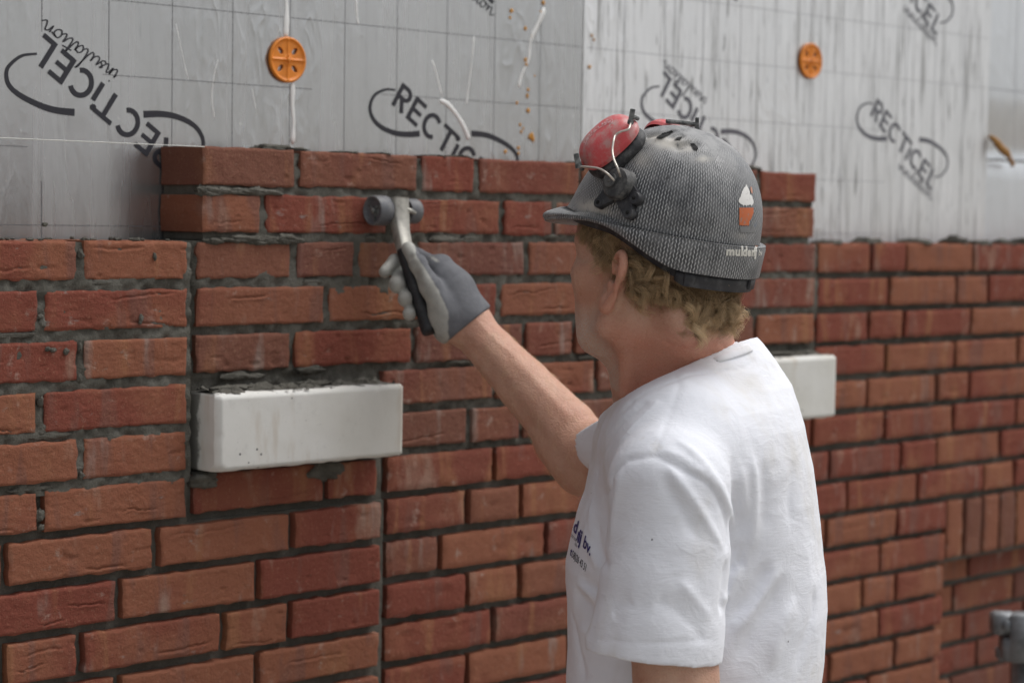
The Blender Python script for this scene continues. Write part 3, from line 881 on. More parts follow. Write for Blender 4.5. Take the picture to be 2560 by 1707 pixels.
def march(f, px, py, z0=1.9, z1=3.2):      # first point of the surface f along the line of sight of a pixel
    d = ray(np.float64(px), np.float64(py)); z = z0
    for _ in range(120):
        v = f((CAM + d * z)[None])[0]
        if v < 0.0004: return CAM + d * z
        z += v * 0.7 / np.linalg.norm(d)
        if z > z1: break
    return None

# ------------------------------------------------------------------ head
HP = math.radians(8)
HO = P(1640, 655, 2.36)
RH = np.array([[1, 0, 0], [0, math.cos(HP), -math.sin(HP)], [0, math.sin(HP), math.cos(HP)]])   # local -> world; faces the wall (+y)
def H(x, y, z): return HO + RH @ np.array([x, y, z])
EU = np.array([-math.sin(math.radians(27)), -math.cos(math.radians(27)), 0.0])   # the ear points back and outwards
def earp(u, v, n=0.0):                     # u backwards, v up, n out of the ear plane
    nn = np.array([-math.cos(math.radians(27)), math.sin(math.radians(27)), 0])
    b = np.array([-0.0765, -0.010, -0.022])
    return b + EU * u + np.array([0, 0, 1.0]) * v + np.array([0, -0.16, 0]) * v * 0.6 + nn * n
def ear_sdf(q):
    o = [(.002, .012), (.000, .024), (.006, .033), (.015, .036), (.023, .031), (.027, .020), (.025, .006), (.019, -.008), (.011, -.020), (.005, -.029), (-.002, -.030), (-.005, -.022)]
    pts = [earp(u, v, .004) for u, v in o]
    pts = smooth_path(np.array(pts), 3)
    rs = np.interp(np.linspace(0, 1, len(pts)), [0, .3, .5, .7, .85, 1], [.0036, .0046, .0052, .0054, .0088, .0082])
    d = chain(q, pts, rs, 0.002)
    plate = [earp(.004, .020, -.002), earp(.014, .012, -.002), earp(.010, -.004, -.002), earp(.004, -.018, -.001)]
    d = smin(d, chain(q, plate, [.0065, .0085, .0085, .007]) , .004)
    c = chain(q, [earp(.005, .024, .0085), earp(.014, .021, .0090), earp(.013, .004, .0085), earp(.006, -.006, .0085)], [.0048, .0062, .0070, .0062])
    d = np.maximum(d, -c)                  # hollow of the ear
    d = smin(d, chain(q, [earp(-.004, -.002, .003), earp(-.003, -.012, .003)], [.0045, .004]), .004)
    return d
def head_sdf(p):
    q = (p - HO) @ RH
    a = np.stack([np.abs(q[:, 0]), q[:, 1], q[:, 2]], 1)
    d = ell(q, (0, -.010, .036), (.079, .101, .084))
    d = smin(d, ell(q, (0, .040, -.040), (.063, .062, .088)), .03)
    d = smin(d, cone(a, (0, .084, .016), (.045, .071, .015), .015, .0165), .015)
    d = smin(d, ell(a, (.043, .058, -.026), (.024, .023, .023)), .02)
    d = smin(d, ell(q, (0, .052, -.082), (.045, .044, .036)), .016)
    d = d + .0050 * np.exp(-((a[:, 0] - .058) / .012) ** 2 - ((q[:, 1] - .036) / .020) ** 2 - ((q[:, 2] + .058) / .016) ** 2)
    d = smin(d, chain(a, [(.061, -.004, -.040), (.058, .002, -.076), (.036, .048, -.098), (.0, .070, -.103)], [.018, .0185, .018, .019], .012), .017)
    d = smin(d, ell(q, (0, .080, -.100), (.020, .016, .016)), .012)
    d = smin(d, chain(q, [(0, .092, .012), (0, .113, -.020), (0, .121, -.034)], [.009, .011, .0125], .01), .012)
    d = smin(d, ell(a, (.012, .106, -.038), (.009, .010, .008)), .008)
    e = ell(a, (.033, .099, -.002), (.017, .016, .011))
    d = -smin(-d, e, .012)                 # eye sockets
    d = smin(d, ell(a, (.032, .082, -.003), (.0125, .0125, .0125)), .003)
    d = smin(d, cone(a, (.018, .094, .006), (.046, .082, .004), .004, .004), .004)
    d = smin(d, cone(a, (0, .107, -.069), (.020, .098, -.071), .0055, .003), .004)
    d = smin(d, cone(a, (0, .106, -.079), (.018, .098, -.077), .006, .003), .004)
    d = -smin(-d, cone(a, (0, .113, -.0742), (.022, .101, -.0742), .0012, .0010), .003)
    ea = ear_sdf(np.stack([-np.abs(q[:, 0]), q[:, 1], q[:, 2]], 1))
    return smin(d, ea, .0032)

NK = [H(0, -.006, -.060), P(1665, 860, 2.40), P(1702, 960, 2.42), P(1720, 1050, 2.43)]
NR = [.057, .0605, .068, .085]
def neck_sdf(p):
    d = chain(p, NK, NR, .02)
    # sinew and throat
    d = smin(d, cone(p, H(-.060, -.020, -.055), P(1565, 985, 2.37), .009, .009), .022)
    d = smin(d, cone(p, H(0, .030, -.098), P(1592, 1010, 2.43), .020, .022), .035)
    d = smin(d, cone(p, H(-.03, -.075, -.05), P(1748, 915, 2.41), .018, .020), .040)
    d = smin(d, cone(p, H(.03, -.075, -.05), P(1750, 915, 2.46), .018, .020), .040)
    return d
NECK_CREASE = [([(1536, 790), (1524, 835), (1502, 878)], .0040, .011), ([(1536, 690), (1530, 735), (1524, 765)], .0020, .0035), ([(1558, 715), (1553, 745), (1546, 772)], .0055, .0055), ([(1470, 700), (1462, 760), (1466, 810)], .0016, .008), ([(1441, 640), (1450, 648), (1462, 650)], .0022, .004),
    ([(1663, 857), (1715, 872), (1765, 880), (1805, 886)], .0016, .0022), ([(1762, 822), (1790, 848), (1812, 868)], .0016, .0024), ([(1640, 845), (1690, 862)], .0008, .002)]

# ------------------------------------------------------------------ arms and gloved hand
RS, RE, RW = P(1760, 1100, 2.50), P(1470, 1140, 2.68), P(1172, 812, 2.80)
LS, LE = P(1688, 1225, 2.215), P(1700, 1880, 2.20)
LWr = P(1560, 2330, 2.26)
def arm_sdf(p):
    d = chain(p, [RS, P(1600, 1125, 2.60), RE], [.050, .046, .0435], .01)
    d = smin(d, chain(p, [RE, P(1415, 1075, 2.70), P(1310, 962, 2.74), P(1232, 878, 2.775), RW], [.0425, .0425, .0368, .0316, .0296], .004), .012)
    d = smin(d, cone(p, P(1450, 1186, 2.68), P(1400, 1125, 2.69), .018, .018), .04)
    l = chain(p, [LS, P(1668, 1380, 2.215), P(1678, 1500, 2.208), P(1686, 1620, 2.202), P(1690, 1700, 2.20), LE], [.046, .044, .045, .0462, .0455, .042], .01)
    l = smin(l, chain(p, [LE, P(1650, 2020, 2.22), LWr], [.041, .042, .028], .02), .03)
    return np.minimum(d, l)
# left hand hangs relaxed below the picture
def left_hand(p):
    f, dn, sd = -RT * .5 - UP * .85, -UP, FW
    c = LWr + f * .05
    d = smin(chain(p, [LWr, c], [.027, .034]), ell(p, c + f * .02, (.034, .042, .046)), .02)
    for i, (o, L) in enumerate([(-.030, .070), (-.010, .078), (.011, .072), (.029, .058)]):
        a = c + f * .045 + sd * o; b = a + f * L * .5 + RT * .006; e = b + (f * .8 + RT * .6) * L * .32; g_ = e + (f * .4 + RT * .9) * L * .25
        d = smin(d, chain(p, [a, b, e, g_], [.0105, .0098, .009, .0078]), .006)
    t = LWr + f * .03 - sd * .028
    return smin(d, chain(p, [t, t + f * .035 - sd * .016 - RT * .012, t + f * .066 - sd * .016 - RT * .014], [.015, .012, .009]), .01)

hZ = lambda px, py, y: on_y(px, py, y)
HT, HB = hZ(1010, 628, -.052), hZ(1076, 832, -.112)        # tool handle ends
HAX = (HB - HT) / np.linalg.norm(HB - HT)
HZ0 = float((hZ(1040, 730, -.08) - CAM) @ FW)
def hp(px, py, b):                         # hand point: pixel plus b metres towards the camera from the handle
    t = (py - 628) / 204.0
    Z = float((HT + (HB - HT) * np.clip(t, -.2, 1.2) - CAM) @ FW)
    return P(px, py, Z - b)
FINGERS = [
    ([(1098, 668, -.026), (1042, 640, -.040), (988, 653, -.020), (962, 680, -.006)], [.0125, .0112, .0100, .0086]),
    ([(1104, 700, -.030), (1050, 682, -.046), (1003, 692, -.026), (993, 712, .000)], [.0135, .0125, .0122, .0122]),
    ([(1108, 735, -.030), (1062, 722, -.046), (1024, 730, -.026), (1015, 747, .001)], [.0132, .0120, .0116, .0118]),
    ([(1112, 768, -.026), (1072, 762, -.038), (1034, 770, -.022), (1024, 784, .001)], [.0118, .0106, .0100, .0100])]
THUMB = ([(1118, 785, .012), (1076, 716, .024), (1046, 660, .024), (1021, 621, .013)], [.0185, .0150, .0122, .0098])
WR = P(1168, 806, 2.795)
def hand_sdf(p, g=0.0):
    d = None
    for pts, rs in FINGERS:
        q = [hp(*t) for t in pts]
        e = chain(p, q, rs, .004)
        e = np.minimum(e, e)
        d = e if d is None else smin(d, e, .0035)
    palm = chain(p, [hp(1092, 676, -.012), hp(1130, 735, -.008), WR], [.0165, .025, .031], .02)
    palm = smin(palm, chain(p, [hp(1104, 760, -.012), hp(1128, 800, -.006), WR], [.019, .026, .031], .02), .02)
    palm = smin(palm, chain(p, [hp(1108, 662, -.020), hp(1138, 720, -.014), WR], [.013, .020, .027], .02), .02)
    palm = smin(palm, chain(p, [hp(1100, 785, .004), hp(1118, 825, .004)], [.015, .014], .02), .02)
    d = smin(d, palm, .012)
    q = [hp(*t) for t in THUMB[0]]
    t = chain(p, q, THUMB[1], .006)
    d = smin(d, t, .007)
    return d + g
HANDLE_R = .0105
def handle_sdf(p): return cone(p, HT, HB, HANDLE_R, HANDLE_R + .001)
CUFF_A, CUFF_B = P(1120, 750, 2.80), P(1176, 817, 2.80)
def glove_sdf(p):
    d = hand_sdf(p)
    cf = chain(p, [P(1138, 772, 2.797), P(1158, 796, 2.797), P(1172, 812, 2.80)], [.030, .0318, .0345], .01)
    d = smin(d, cf, .012)
    d = smin(d, cone(p, P(1205, 770, 2.80), P(1199, 764, 2.80), .004, .003), .012)
    for pts, A, w in [([(1025, 645, .03), (1046, 638, .02)], .0018, .0024), ([(1033, 662, .036), (1062, 652, .02)], .0010, .002), ([(1040, 690, .034), (1068, 676, .02)], .0020, .003), ([(1052, 715, .034), (1074, 706, .025)], .0014, .0025)]:
        q = np.array([hp(*t) for t in pts]); d = d + 1.9 * A * np.exp(-(poly_dist(p, q) / (w * 2.4)) ** 2)
    ax = P(1176, 817, 2.80) - P(1120, 750, 2.80); ax /= np.linalg.norm(ax)
    e = P(1171.5, 811.5, 2.80)
    d = np.maximum(d, (p - e) @ ax)        # cut at the cuff
    ex = (p - P(1169, 808.5, 2.80)) @ ax; rd = np.linalg.norm(p - P(1169, 808.5, 2.80) - ex[:, None] * ax, axis=1)
    d = smin(d, np.sqrt((rd - .0335) ** 2 + ex ** 2) - .0038, .004)
    inner = chain(p, [P(1150, 787, 2.797), P(1200, 845, 2.79)], [.0300, .0335])
    return np.maximum(d, -inner)

# ------------------------------------------------------------------ body under the clothes
TZ = 2.44
rows = np.array([(846, 1660, 1810, .036), (872, 1640, 1842, .052), (903, 1618, 1888, .072), (956, 1580, 1958, .110), (1001, 1548, 1985, .140), (1051, 1500, 2004, .158), (1100, 1482, 2013, .168), (1150, 1480, 2023, .172), (1233, 1463, 2035, .172),
                 (1279, 1446, 2040, .170), (1337, 1430, 2046, .168), (1367, 1423, 2049, .167), (1413, 1414, 2056, .166), (1451, 1415, 2058, .165), (1509, 1420, 2060, .165),
                 (1624, 1421, 2052, .166), (1707, 1416, 2043, .168), (1850, 1420, 2035, .170), (2010, 1425, 2030, .172)], float)
_mid = (rows[:, 1] + rows[:, 2]) / 2
T_X = (_mid - 1280) / FPX * TZ; T_A = (rows[:, 2] - rows[:, 1]) / 2 / FPX * TZ; T_B = rows[:, 3]
T_Zw = np.array([P(m, y, TZ)[2] for m, y in zip(_mid, rows[:, 0])])
FH = np.array([FW[0], FW[1], 0]); FH /= np.linalg.norm(FH); RHZ = np.array([FH[1], -FH[0], 0])
CX = np.array([P(m, y, TZ)[:2] @ RHZ[:2] for m, y in zip(_mid, rows[:, 0])])
CD = np.array([P(m, y, TZ)[:2] @ FH[:2] for m, y in zip(_mid, rows[:, 0])])
def torso(p, grow=0.0):
    o = np.argsort(T_Zw)
    z = p[:, 2]
    cx = np.interp(z, T_Zw[o], CX[o]); cd = np.interp(z, T_Zw[o], CD[o]); a = np.interp(z, T_Zw[o], T_A[o]) + grow; b = np.interp(z, T_Zw[o], T_B[o]) + grow
    x = p @ RHZ - cx; d = p @ FH - cd
    # soft power 2.3 section
    ax, bd = np.abs(x) / a, np.abs(d) / b
    k0 = (ax ** 2.25 + bd ** 2.25 + 1e-12) ** (1 / 2.25)
    g = np.sqrt((ax / a) ** 2 + (bd / b) ** 2) / np.maximum(np.sqrt(ax ** 2 + bd ** 2), 1e-6)
    s = (k0 - 1) / np.maximum(g, 1e-6)
    top, bot = T_Zw.max(), T_Zw.min()
    return np.maximum(np.maximum(s * 0.9, z - top - .02), bot - z)
BODY_LO, BODY_HI = np.array([1.40, -1.02, 0.55]), np.array([2.12, 0.02, 1.82])
def body_sdf(p):
    d = smin(head_sdf(p), neck_sdf(p), .02)
    d = smin(d, np.maximum(torso(p, -.028), p[:, 2] - 1.50), .03)
    d = smin(d, arm_sdf(p), .02)
    d = smin(d, smin(hand_sdf(p, .0035), left_hand(p), .001), .012)
    for pix, A, w in CREASES3: d = d + A * np.exp(-(poly_dist(p, pix) / w) ** 2)
    return np.maximum(d, -handle_sdf(p) + .0005)
CREASES3 = []
ARM_LINES = [([(1405, 1150), (1330, 1062), (1262, 968), (1205, 892)], .0022, .009), ([(1420, 1040), (1350, 965), (1290, 905)], -.0016, .007), ([(1160, 845), (1200, 892)], .0014, .005), ([(1190, 800), (1240, 850), (1300, 900)], -.0012, .004), ([(1452, 1110), (1462, 1150), (1462, 1195)], .0020, .005)]
_pre = lambda p: smin(head_sdf(p), neck_sdf(p), .02)
for pix, A, w in NECK_CREASE:
    q = [march(_pre, *t) for t in pix]; q = [t for t in q if t is not None]
    if len(q) > 1: CREASES3.append((np.array(q), A, w))
for pix, A, w in ARM_LINES:
    q = [march(arm_sdf, *t, z0=2.4) for t in smooth_path(np.array(pix, float), 3)]; q = [t for t in q if t is not None]
    if len(q) > 1: CREASES3.append((np.array(q), A, w))

# ------------------------------------------------------------------ T-shirt
NA, NB = P(1676, 872, 2.405), P(1722, 1030, 2.435)
COLL = [P(1569, 1000, 2.43), P(1686, 929, 2.335), P(1822, 880, 2.44)]
CN = np.cross(COLL[1] - COLL[0], COLL[2] - COLL[0]); CN /= np.linalg.norm(CN)
if CN[2] < 0: CN = -CN
SLV = [P(1672, 1215, 2.22), P(1669, 1380, 2.215), P(1657, 1455, 2.212), P(1645, 1566, 2.21), P(1634, 1640, 2.21), P(1630, 1670, 2.21)]
SLR = [.0665, .0660, .0680, .0705, .0722, .0725]
def shirt_base(p):
    d = torso(p)
    yoke = chain(p, [P(1745, 985, 2.44), P(1700, 1125, 2.30), P(1672, 1205, 2.235)], [.085, .076, .064], .03)
    d = smin(d, yoke, .05)
    d = smin(d, chain(p, [P(1745, 985, 2.44), P(1770, 1080, 2.52), P(1700, 1110, 2.55)], [.085, .080, .068], .03), .05)
    sl = chain(p, SLV, SLR, .01)
    ax = SLV[-1] - SLV[-2]; ax /= np.linalg.norm(ax)
    ax = ax + RT * 0.035; ax /= np.linalg.norm(ax)
    hem = (p - P(1640, 1634, 2.21)) @ ax
    sl = np.maximum(sl, hem)
    d = smin(d, sl, .016)
    # the far sleeve, pushed forward by the raised arm
    d = smin(d, chain(p, [P(1700, 1105, 2.56), P(1580, 1092, 2.59), P(1532, 1080, 2.615)], [.068, .060, .056], .02), .03)
    # collar band
    coll = chain(p, [NA, P(1696, 945, 2.42), NB], [.067, .073, .090], .02)
    d = smin(d, coll, .022)
    cut = (p - COLL[0]) @ CN
    reg = np.linalg.norm(p - P(1700, 920, 2.42), axis=1)
    d = np.where(reg < .30, np.maximum(d, cut), d)
    return d
def shirt_cut(p, d):
    nk = chain(p, [P(1690, 830, 2.415), P(1694, 900, 2.415), P(1712, 985, 2.425), P(1725, 1040, 2.435)], [.0715, .0715, .072, .070])
    d = np.maximum(d, -nk)
    inner = chain(p, SLV[2:] + [P(1625, 1700, 2.21)], [r - .0065 for r in SLR[2:]] + [.067], .01)
    inner = np.maximum(inner, -((p - P(1645, 1590, 2.21)) @ (SLV[-1] - SLV[-2])) / np.linalg.norm(SLV[-1] - SLV[-2]))
    d = np.maximum(d, -inner)
    far = chain(p, [P(1560, 1082, 2.60), P(1440, 1050, 2.66)], [.049, .056])
    return np.maximum(d, -far)
FOLDS = [  # photo polyline, height (+ ridge, - valley), width in metres
    ([(1658, 1148), (1699, 1204), (1742, 1263), (1783, 1332), (1811, 1383)], .0065, .0075),
    ([(1640, 1170), (1684, 1240), (1725, 1310), (1762, 1370)], -.0030, .011),
    ([(1673, 1087), (1730, 1128), (1776, 1186), (1806, 1237), (1827, 1288), (1839, 1329)], .0085, .0095),
    ([(1500, 1247), (1528, 1219), (1531, 1189), (1564, 1153), (1600, 1144), (1635, 1139), (1658, 1148), (1704, 1173), (1745, 1191), (1781, 1219), (1801, 1255), (1816, 1301), (1819, 1347), (1815, 1383)], -.0042, .0036),
    ([(1704, 1160), (1745, 1180), (1783, 1208), (1806, 1250)], .0035, .0050),
    ([(1640, 1120), (1699, 1140), (1745, 1172), (1765, 1190)], .0030, .006),
    ([(1817, 1392), (1813, 1440), (1806, 1500), (1800, 1540)], -.0060, .0065),
    ([(1832, 1128), (1834, 1204), (1842, 1280), (1855, 1344)], -.0040, .008), ([(1852, 1150), (1858, 1230), (1866, 1300)], .003, .009),
    ([(1877, 1110), (1885, 1204), (1883, 1306), (1875, 1383)], .0048, .010), ([(1908, 1140), (1912, 1240), (1905, 1340)], -.003, .011),
    ([(1985, 1140), (1977, 1230), (1977, 1332)], -.0028, .009),
    ([(1925, 1395), (1900, 1453), (1857, 1514), (1809, 1560)], -.0060, .0095), ([(1950, 1400), (1925, 1462), (1880, 1530), (1830, 1590)], .0045, .011),
    ([(1857, 1401), (1824, 1471), (1805, 1511)], .0055, .007), ([(1845, 1350), (1838, 1400), (1822, 1440)], -.005, .006),
    ([(1962, 1422), (1931, 1496), (1894, 1563), (1870, 1606), (1824, 1686)], -.0065, .011),
    ([(1992, 1484), (1962, 1545), (1940, 1606), (1925, 1683)], .0070, .013),
    ([(2035, 1453), (2032, 1530), (2010, 1606), (1980, 1692)], -.0045, .008),
    ([(1839, 1407), (1867, 1401)], -.0050, .0045),
    ([(1469, 1301), (1467, 1334), (1480, 1379), (1500, 1435)], .0060, .007), ([(1496, 1290), (1496, 1357), (1509, 1400), (1522, 1430)], -.0055, .006), ([(1482, 1240), (1476, 1300), (1484, 1350)], .003, .006),
    ([(1444, 1438), (1470, 1455), (1499, 1478)], -.0060, .007), ([(1435, 1471), (1460, 1500), (1487, 1530)], -.0050, .011), ([(1438, 1455), (1470, 1482), (1494, 1505)], .004, .007),
    ([(1426, 1514), (1440, 1580), (1457, 1660), (1465, 1707)], -.0030, .008), ([(1450, 1560), (1480, 1610)], .003, .010),
    ([(1620, 1000), (1575, 1040), (1538, 1077), (1505, 1143), (1490, 1190)], -.0020, .005), ([(1585, 1000), (1540, 1045), (1515, 1080)], -.0022, .0045), ([(1650, 1000), (1590, 1060), (1545, 1110)], .0018, .007),
    ([(1569, 1012), (1620, 978), (1690, 950), (1737, 936), (1814, 926), (1865, 917), (1890, 893)], -.0022, .0026),
    ([(1686, 934), (1696, 960), (1690, 990), (1664, 1060), (1645, 1110), (1637, 1134)], -.0013, .0026),
    ([(1486, 1594), (1560, 1603), (1640, 1606), (1720, 1602), (1794, 1594)], -.0012, .0022),
    ([(1690, 1440), (1740, 1500), (1785, 1560)], .0028, .009), 
    ([(1640, 1500), (1700, 1530), (1760, 1600)], -.002, .010), ([(1530, 1530), (1580, 1500)], -.0015, .009), ([(1556, 1160), (1540, 1250), (1523, 1375)], .003, .008)]
F3 = []
for pix, A, w in FOLDS:
    pp = smooth_path(np.array(pix, float), 3)
    q = [march(shirt_base, *t) for t in pp]; q = [t for t in q if t is not None]
    if len(q) > 1: F3.append((np.array(q), A, w))
def shirt_sdf(p):
    d = shirt_base(p)
    nearm = np.abs(d) < .035
    if nearm.any():
        s = p[nearm]; e = np.zeros(len(s))
        for q, A, w in F3:
            lo, hi_ = q.min(0) - 3 * w, q.max(0) + 3 * w
            m = ((s > lo) & (s < hi_)).all(1)
            if m.any():
                t, sp_ = poly_at(s[m], q); t = t / (.58 if (A > .0040 and w > .0065) else .78 if w > .0065 else 1.0); tap = np.clip(np.minimum(sp_, 1 - sp_) / .30, 0, 1) if abs(A) > .0023 and w > .0040 else np.clip(np.minimum(sp_, 1 - sp_) / .06, 0, 1)
                e[m] += np.clip(A, -.0062, .0075) * (1.15 if w > .004 else 1.0) * tap * tap * (3 - 2 * tap) * np.exp(-(np.sqrt(t * t + (.35 * w) ** 2) - .35 * w) / (.72 * w))
        rg_ = 1 - np.abs(vnoise(s * [17, 17, 12] + 3, 12)); e += 0.0010 * fbm(s * [26, 26, 15], 5, 2) + .0006 * rg_ ** 4 + .0003 * (1 - np.abs(vnoise(s * [52, 52, 66], 8))) ** 4
        d = d.copy(); d[nearm] -= e
    return shirt_cut(p, d)
# ------------------------------------------------------------------ skin, cloth and glove materials
def mat_skin():
    m = M('skin', 0.52); v = m.obj(); r, g, b = m.attr()       # r sunburn, g stubble, b scalp under hair
    c = m.mix(m.ramp(m.noise(v, 26, 4, 0.6), 0.3, 0.7), (0.60, 0.375, 0.272), (0.52, 0.290, 0.208))
    c = m.mix(m.math('MULTIPLY', r, m.ramp(m.noise(v, 34, 3, .6), .2, .75, .55, 1.0)), c, (0.57, 0.255, 0.175))
    c = m.mix(m.ramp(m.noise(v, 420, 2, 0.6), 0.56, 0.72, 0, .35), c, (0.46, 0.20, 0.13))
    c = m.mix(m.ramp(m.noise(v, 110, 2, 0.5), 0.66, 0.74, 0, .35), c, (0.42, 0.20, 0.12))
    st = m.math('MULTIPLY', g, m.ramp(m.noise(v, 900, 2, .6), .42, .62))
    c = m.mix(st, c, (0.56, 0.50, 0.45))
    c = m.mix(m.math('MULTIPLY', r, m.ramp(m.vor(v, 240), .30, .05, 0, .5)), c, (0.44, 0.17, 0.105))
    c = m.mix(m.ramp(m.noise(v, 300, 3, .7), .58, .74, 0, .30), c, (0.74, 0.52, 0.42))
    c = m.mix(m.math('MULTIPLY', b, 0.85), c, (0.20, 0.125, 0.068))
    m.set('Base Color', c)
    m.set('Subsurface Weight', 0.22); m.set('Subsurface Radius', (0.012, 0.005, 0.003)); m.set('Subsurface Scale', 0.4)
    m.set('Specular IOR Level', 0.35)
    p = m.bump(m.noise(v, 170, 4, .7), .0016, .8)
    m.bump(m.vor(v, 420), .0007, .7, p)
    return m.m
def mat_shirt():
    m = M('white_cotton', 0.86); v = m.obj()
    c = m.mix(m.ramp(m.noise(v, 6, 3), .35, .7), (0.835, 0.85, 0.905), (0.80, 0.815, 0.87))
    dirt = m.noise(m.obj((1, 1, .45)), 7, 4, .62, .4)
    c = m.mix(m.ramp(dirt, .53, .74, 0, .55), c, (0.62, 0.58, 0.51))
    c = m.mix(m.ramp(m.noise(m.obj((1, 1, .5), (3, 0, 0)), 24, 4, .6), .64, .78, 0, .35), c, (.60, .57, .52))
    c = m.mix(m.ramp(m.vor(v, 30), .045, .028), c, m.mix(m.ramp(m.noise(v, 13, 2), .56, .6), c, (.20, .20, .22)))
    sx = m.obj((1, 1, 1), tuple(-x for x in ST1))
    n = m.node('VectorMath', operation='LENGTH'); m.plug(n.inputs[0], sx)
    dd = m.math('ADD', n.outputs[1], m.math('MULTIPLY', m.noise(v, 90, 3), .012))
    c = m.mix(m.ramp(dd, .022, .008, 0, .5), c, (.62, .50, .34))
    m.set('Base Color', c); m.set('Sheen Weight', .12); m.set('Specular IOR Level', .2)
    m.set('Subsurface Weight', .06); m.set('Subsurface Radius', (.004, .004, .004))
    rd_ = m.math('POWER', m.math('SUBTRACT', 1.0, m.math('ABSOLUTE', m.math('MULTIPLY_ADD', m.noise(m.obj((1, 1, 1.3)), 26, 3, .55, .6), 2.0, -1.0))), 3.0)
    p = m.bump(rd_, .0016, .30)
    p = m.bump(m.noise(m.obj((1, 1, 1.5)), 42, 4, .55, .3), .0020, .35, p)
    p = m.bump(m.noise(m.obj((40, 40, 400)), 1.6, 3, .6), .0006, .5, p)
    m.bump(m.noise(v, 1400, 1), .0003, .5, p)
    return m.m
ST1 = P(1546, 1235, 2.16)
def mat_glove():
    m = M('glove', 0.7); v = m.obj(); r, g, b = m.attr()
    lt = m.mix(m.ramp(m.noise(v, 45, 4, .6), .35, .72), (.40, .395, .36), (.30, .295, .27))
    dk = m.mix(m.ramp(m.noise(v, 60, 3, .6), .35, .7), (.135, .138, .150), (.105, .107, .118))
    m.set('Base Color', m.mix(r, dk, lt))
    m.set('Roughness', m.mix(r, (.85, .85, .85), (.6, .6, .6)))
    p = m.bump(m.noise(v, 900, 2), .0004, .6); m.bump(m.noise(v, 120, 3), .0012, .5, p)
    return m.m
def mat_hair():
    m = M('hair', 0.45); r, g, b = m.attr()
    c = m.mix(r, (0.18, 0.105, 0.050), (0.74, 0.52, 0.29))
    c = m.mix(m.math('MULTIPLY', g, .6), c, (0.55, 0.46, 0.33))
    m.set('Base Color', c); m.set('Specular IOR Level', .4); m.set('Roughness', .42)
    return m.m

MAN = empty('person', (float(T_X[8] * RT[0] + CAM[0] + TZ * FW[0]), float(CAM[1] + T_X[8] * RT[1] + TZ * FW[1]), 0), 'bricklayer seen from behind in a white T-shirt and grey glove, reaching to the wall', 'person')

# body mesh
V, Q = surface(body_sdf, BODY_LO, BODY_HI, .0025)
pxy = proj(V)
q = (V - HO) @ RH
ishead = (q[:, 2] > -.16) & (np.abs(q[:, 0]) < .12) & (np.abs(q[:, 1]) < .16) & (V[:, 2] > 1.40)
# sunburn on the neck and ears
earm = ishead & (np.abs(q[:, 0]) > .079) & (q[:, 2] < .03) & (q[:, 2] > -.06) & (q[:, 1] < .01)
red = np.clip((-.055 - q[:, 2]) / .03, 0, 1) * np.clip((.035 - q[:, 1]) / .04, 0, 1) * (V[:, 2] > 1.30)
red = np.where(earm, .8, red); red = np.maximum(red, .12 + 0 * red) * (V[:, 2] > 1.25) * np.where(V[:, 1] > -.45, 1.3, 1)
red = np.where(ishead & (q[:, 1] > .02) & (q[:, 2] < -.01) & (q[:, 2] > -.06), np.maximum(red, .35), red)
stub = ishead * np.clip((-.055 - q[:, 2]) / .03, 0, 1) * np.clip((q[:, 1] + .01) / .03, 0, 1) * .80
# where hair grows
yy, zz, xx = q[:, 1], q[:, 2], np.abs(q[:, 0])
line = np.interp(yy, [-.13, -.085, -.05, -.022, -.018, -.004, .012, .03, .055, .075], [-.036, -.032, -.019, -.005, .014, -.008, .004, .018, .030, .042])
hairy = ishead & (zz > line) & ~earm & (yy < .082) & (zz < .10)
near_ear = (yy > -.040) & (yy < .004) & (xx > .081) & (zz < .034)
hairy &= ~near_ear
col = np.stack([np.clip(red, 0, 1), np.clip(stub, 0, 1), hairy.astype(float)], 1)
SKIN = mat_skin()
BODY = mesh('body', V, Q, SKIN, None, True, col)
BODYV, BODYQ, HAIRM, HQ = V, Q, hairy, q

# shirt
Vs, Qs = surface(shirt_sdf, (1.40, -1.02, 1.06), (2.12, -.20, 1.62), .0026, 0)
SHIRT = mesh('t_shirt', Vs, Qs, mat_shirt())
SHIRT_BVH = BVHTree.FromPolygons([Vector(v) for v in Vs], [tuple(map(int, f)) for f in Qs])

# glove
Vg, Qg = surface(lambda p: np.maximum(glove_sdf(p), -handle_sdf(p) + .0003), WR - [.16, .16, .12], WR + [.10, .12, .17], .0018)
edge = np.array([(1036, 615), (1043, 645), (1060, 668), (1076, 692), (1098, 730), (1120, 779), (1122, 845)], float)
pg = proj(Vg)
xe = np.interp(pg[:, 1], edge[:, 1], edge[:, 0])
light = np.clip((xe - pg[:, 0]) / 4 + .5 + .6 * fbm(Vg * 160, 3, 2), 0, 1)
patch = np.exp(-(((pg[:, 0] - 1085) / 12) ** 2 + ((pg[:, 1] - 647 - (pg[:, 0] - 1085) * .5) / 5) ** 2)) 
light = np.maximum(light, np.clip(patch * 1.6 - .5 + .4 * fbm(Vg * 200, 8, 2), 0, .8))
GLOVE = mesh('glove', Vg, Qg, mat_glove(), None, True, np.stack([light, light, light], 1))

# ------------------------------------------------------------------ decals: real thin pieces laid on a surface
def drop(bvh, px, py, off):
    d = ray(np.float64(px), np.float64(py)); d = d / np.linalg.norm(d)
    loc, nor, i, dist = bvh.ray_cast(Vector(CAM), Vector(d))
    if loc is None: return None, None
    n = np.array(nor)
    if n @ d > 0: n = -n
    return np.array(loc) + n * off, n

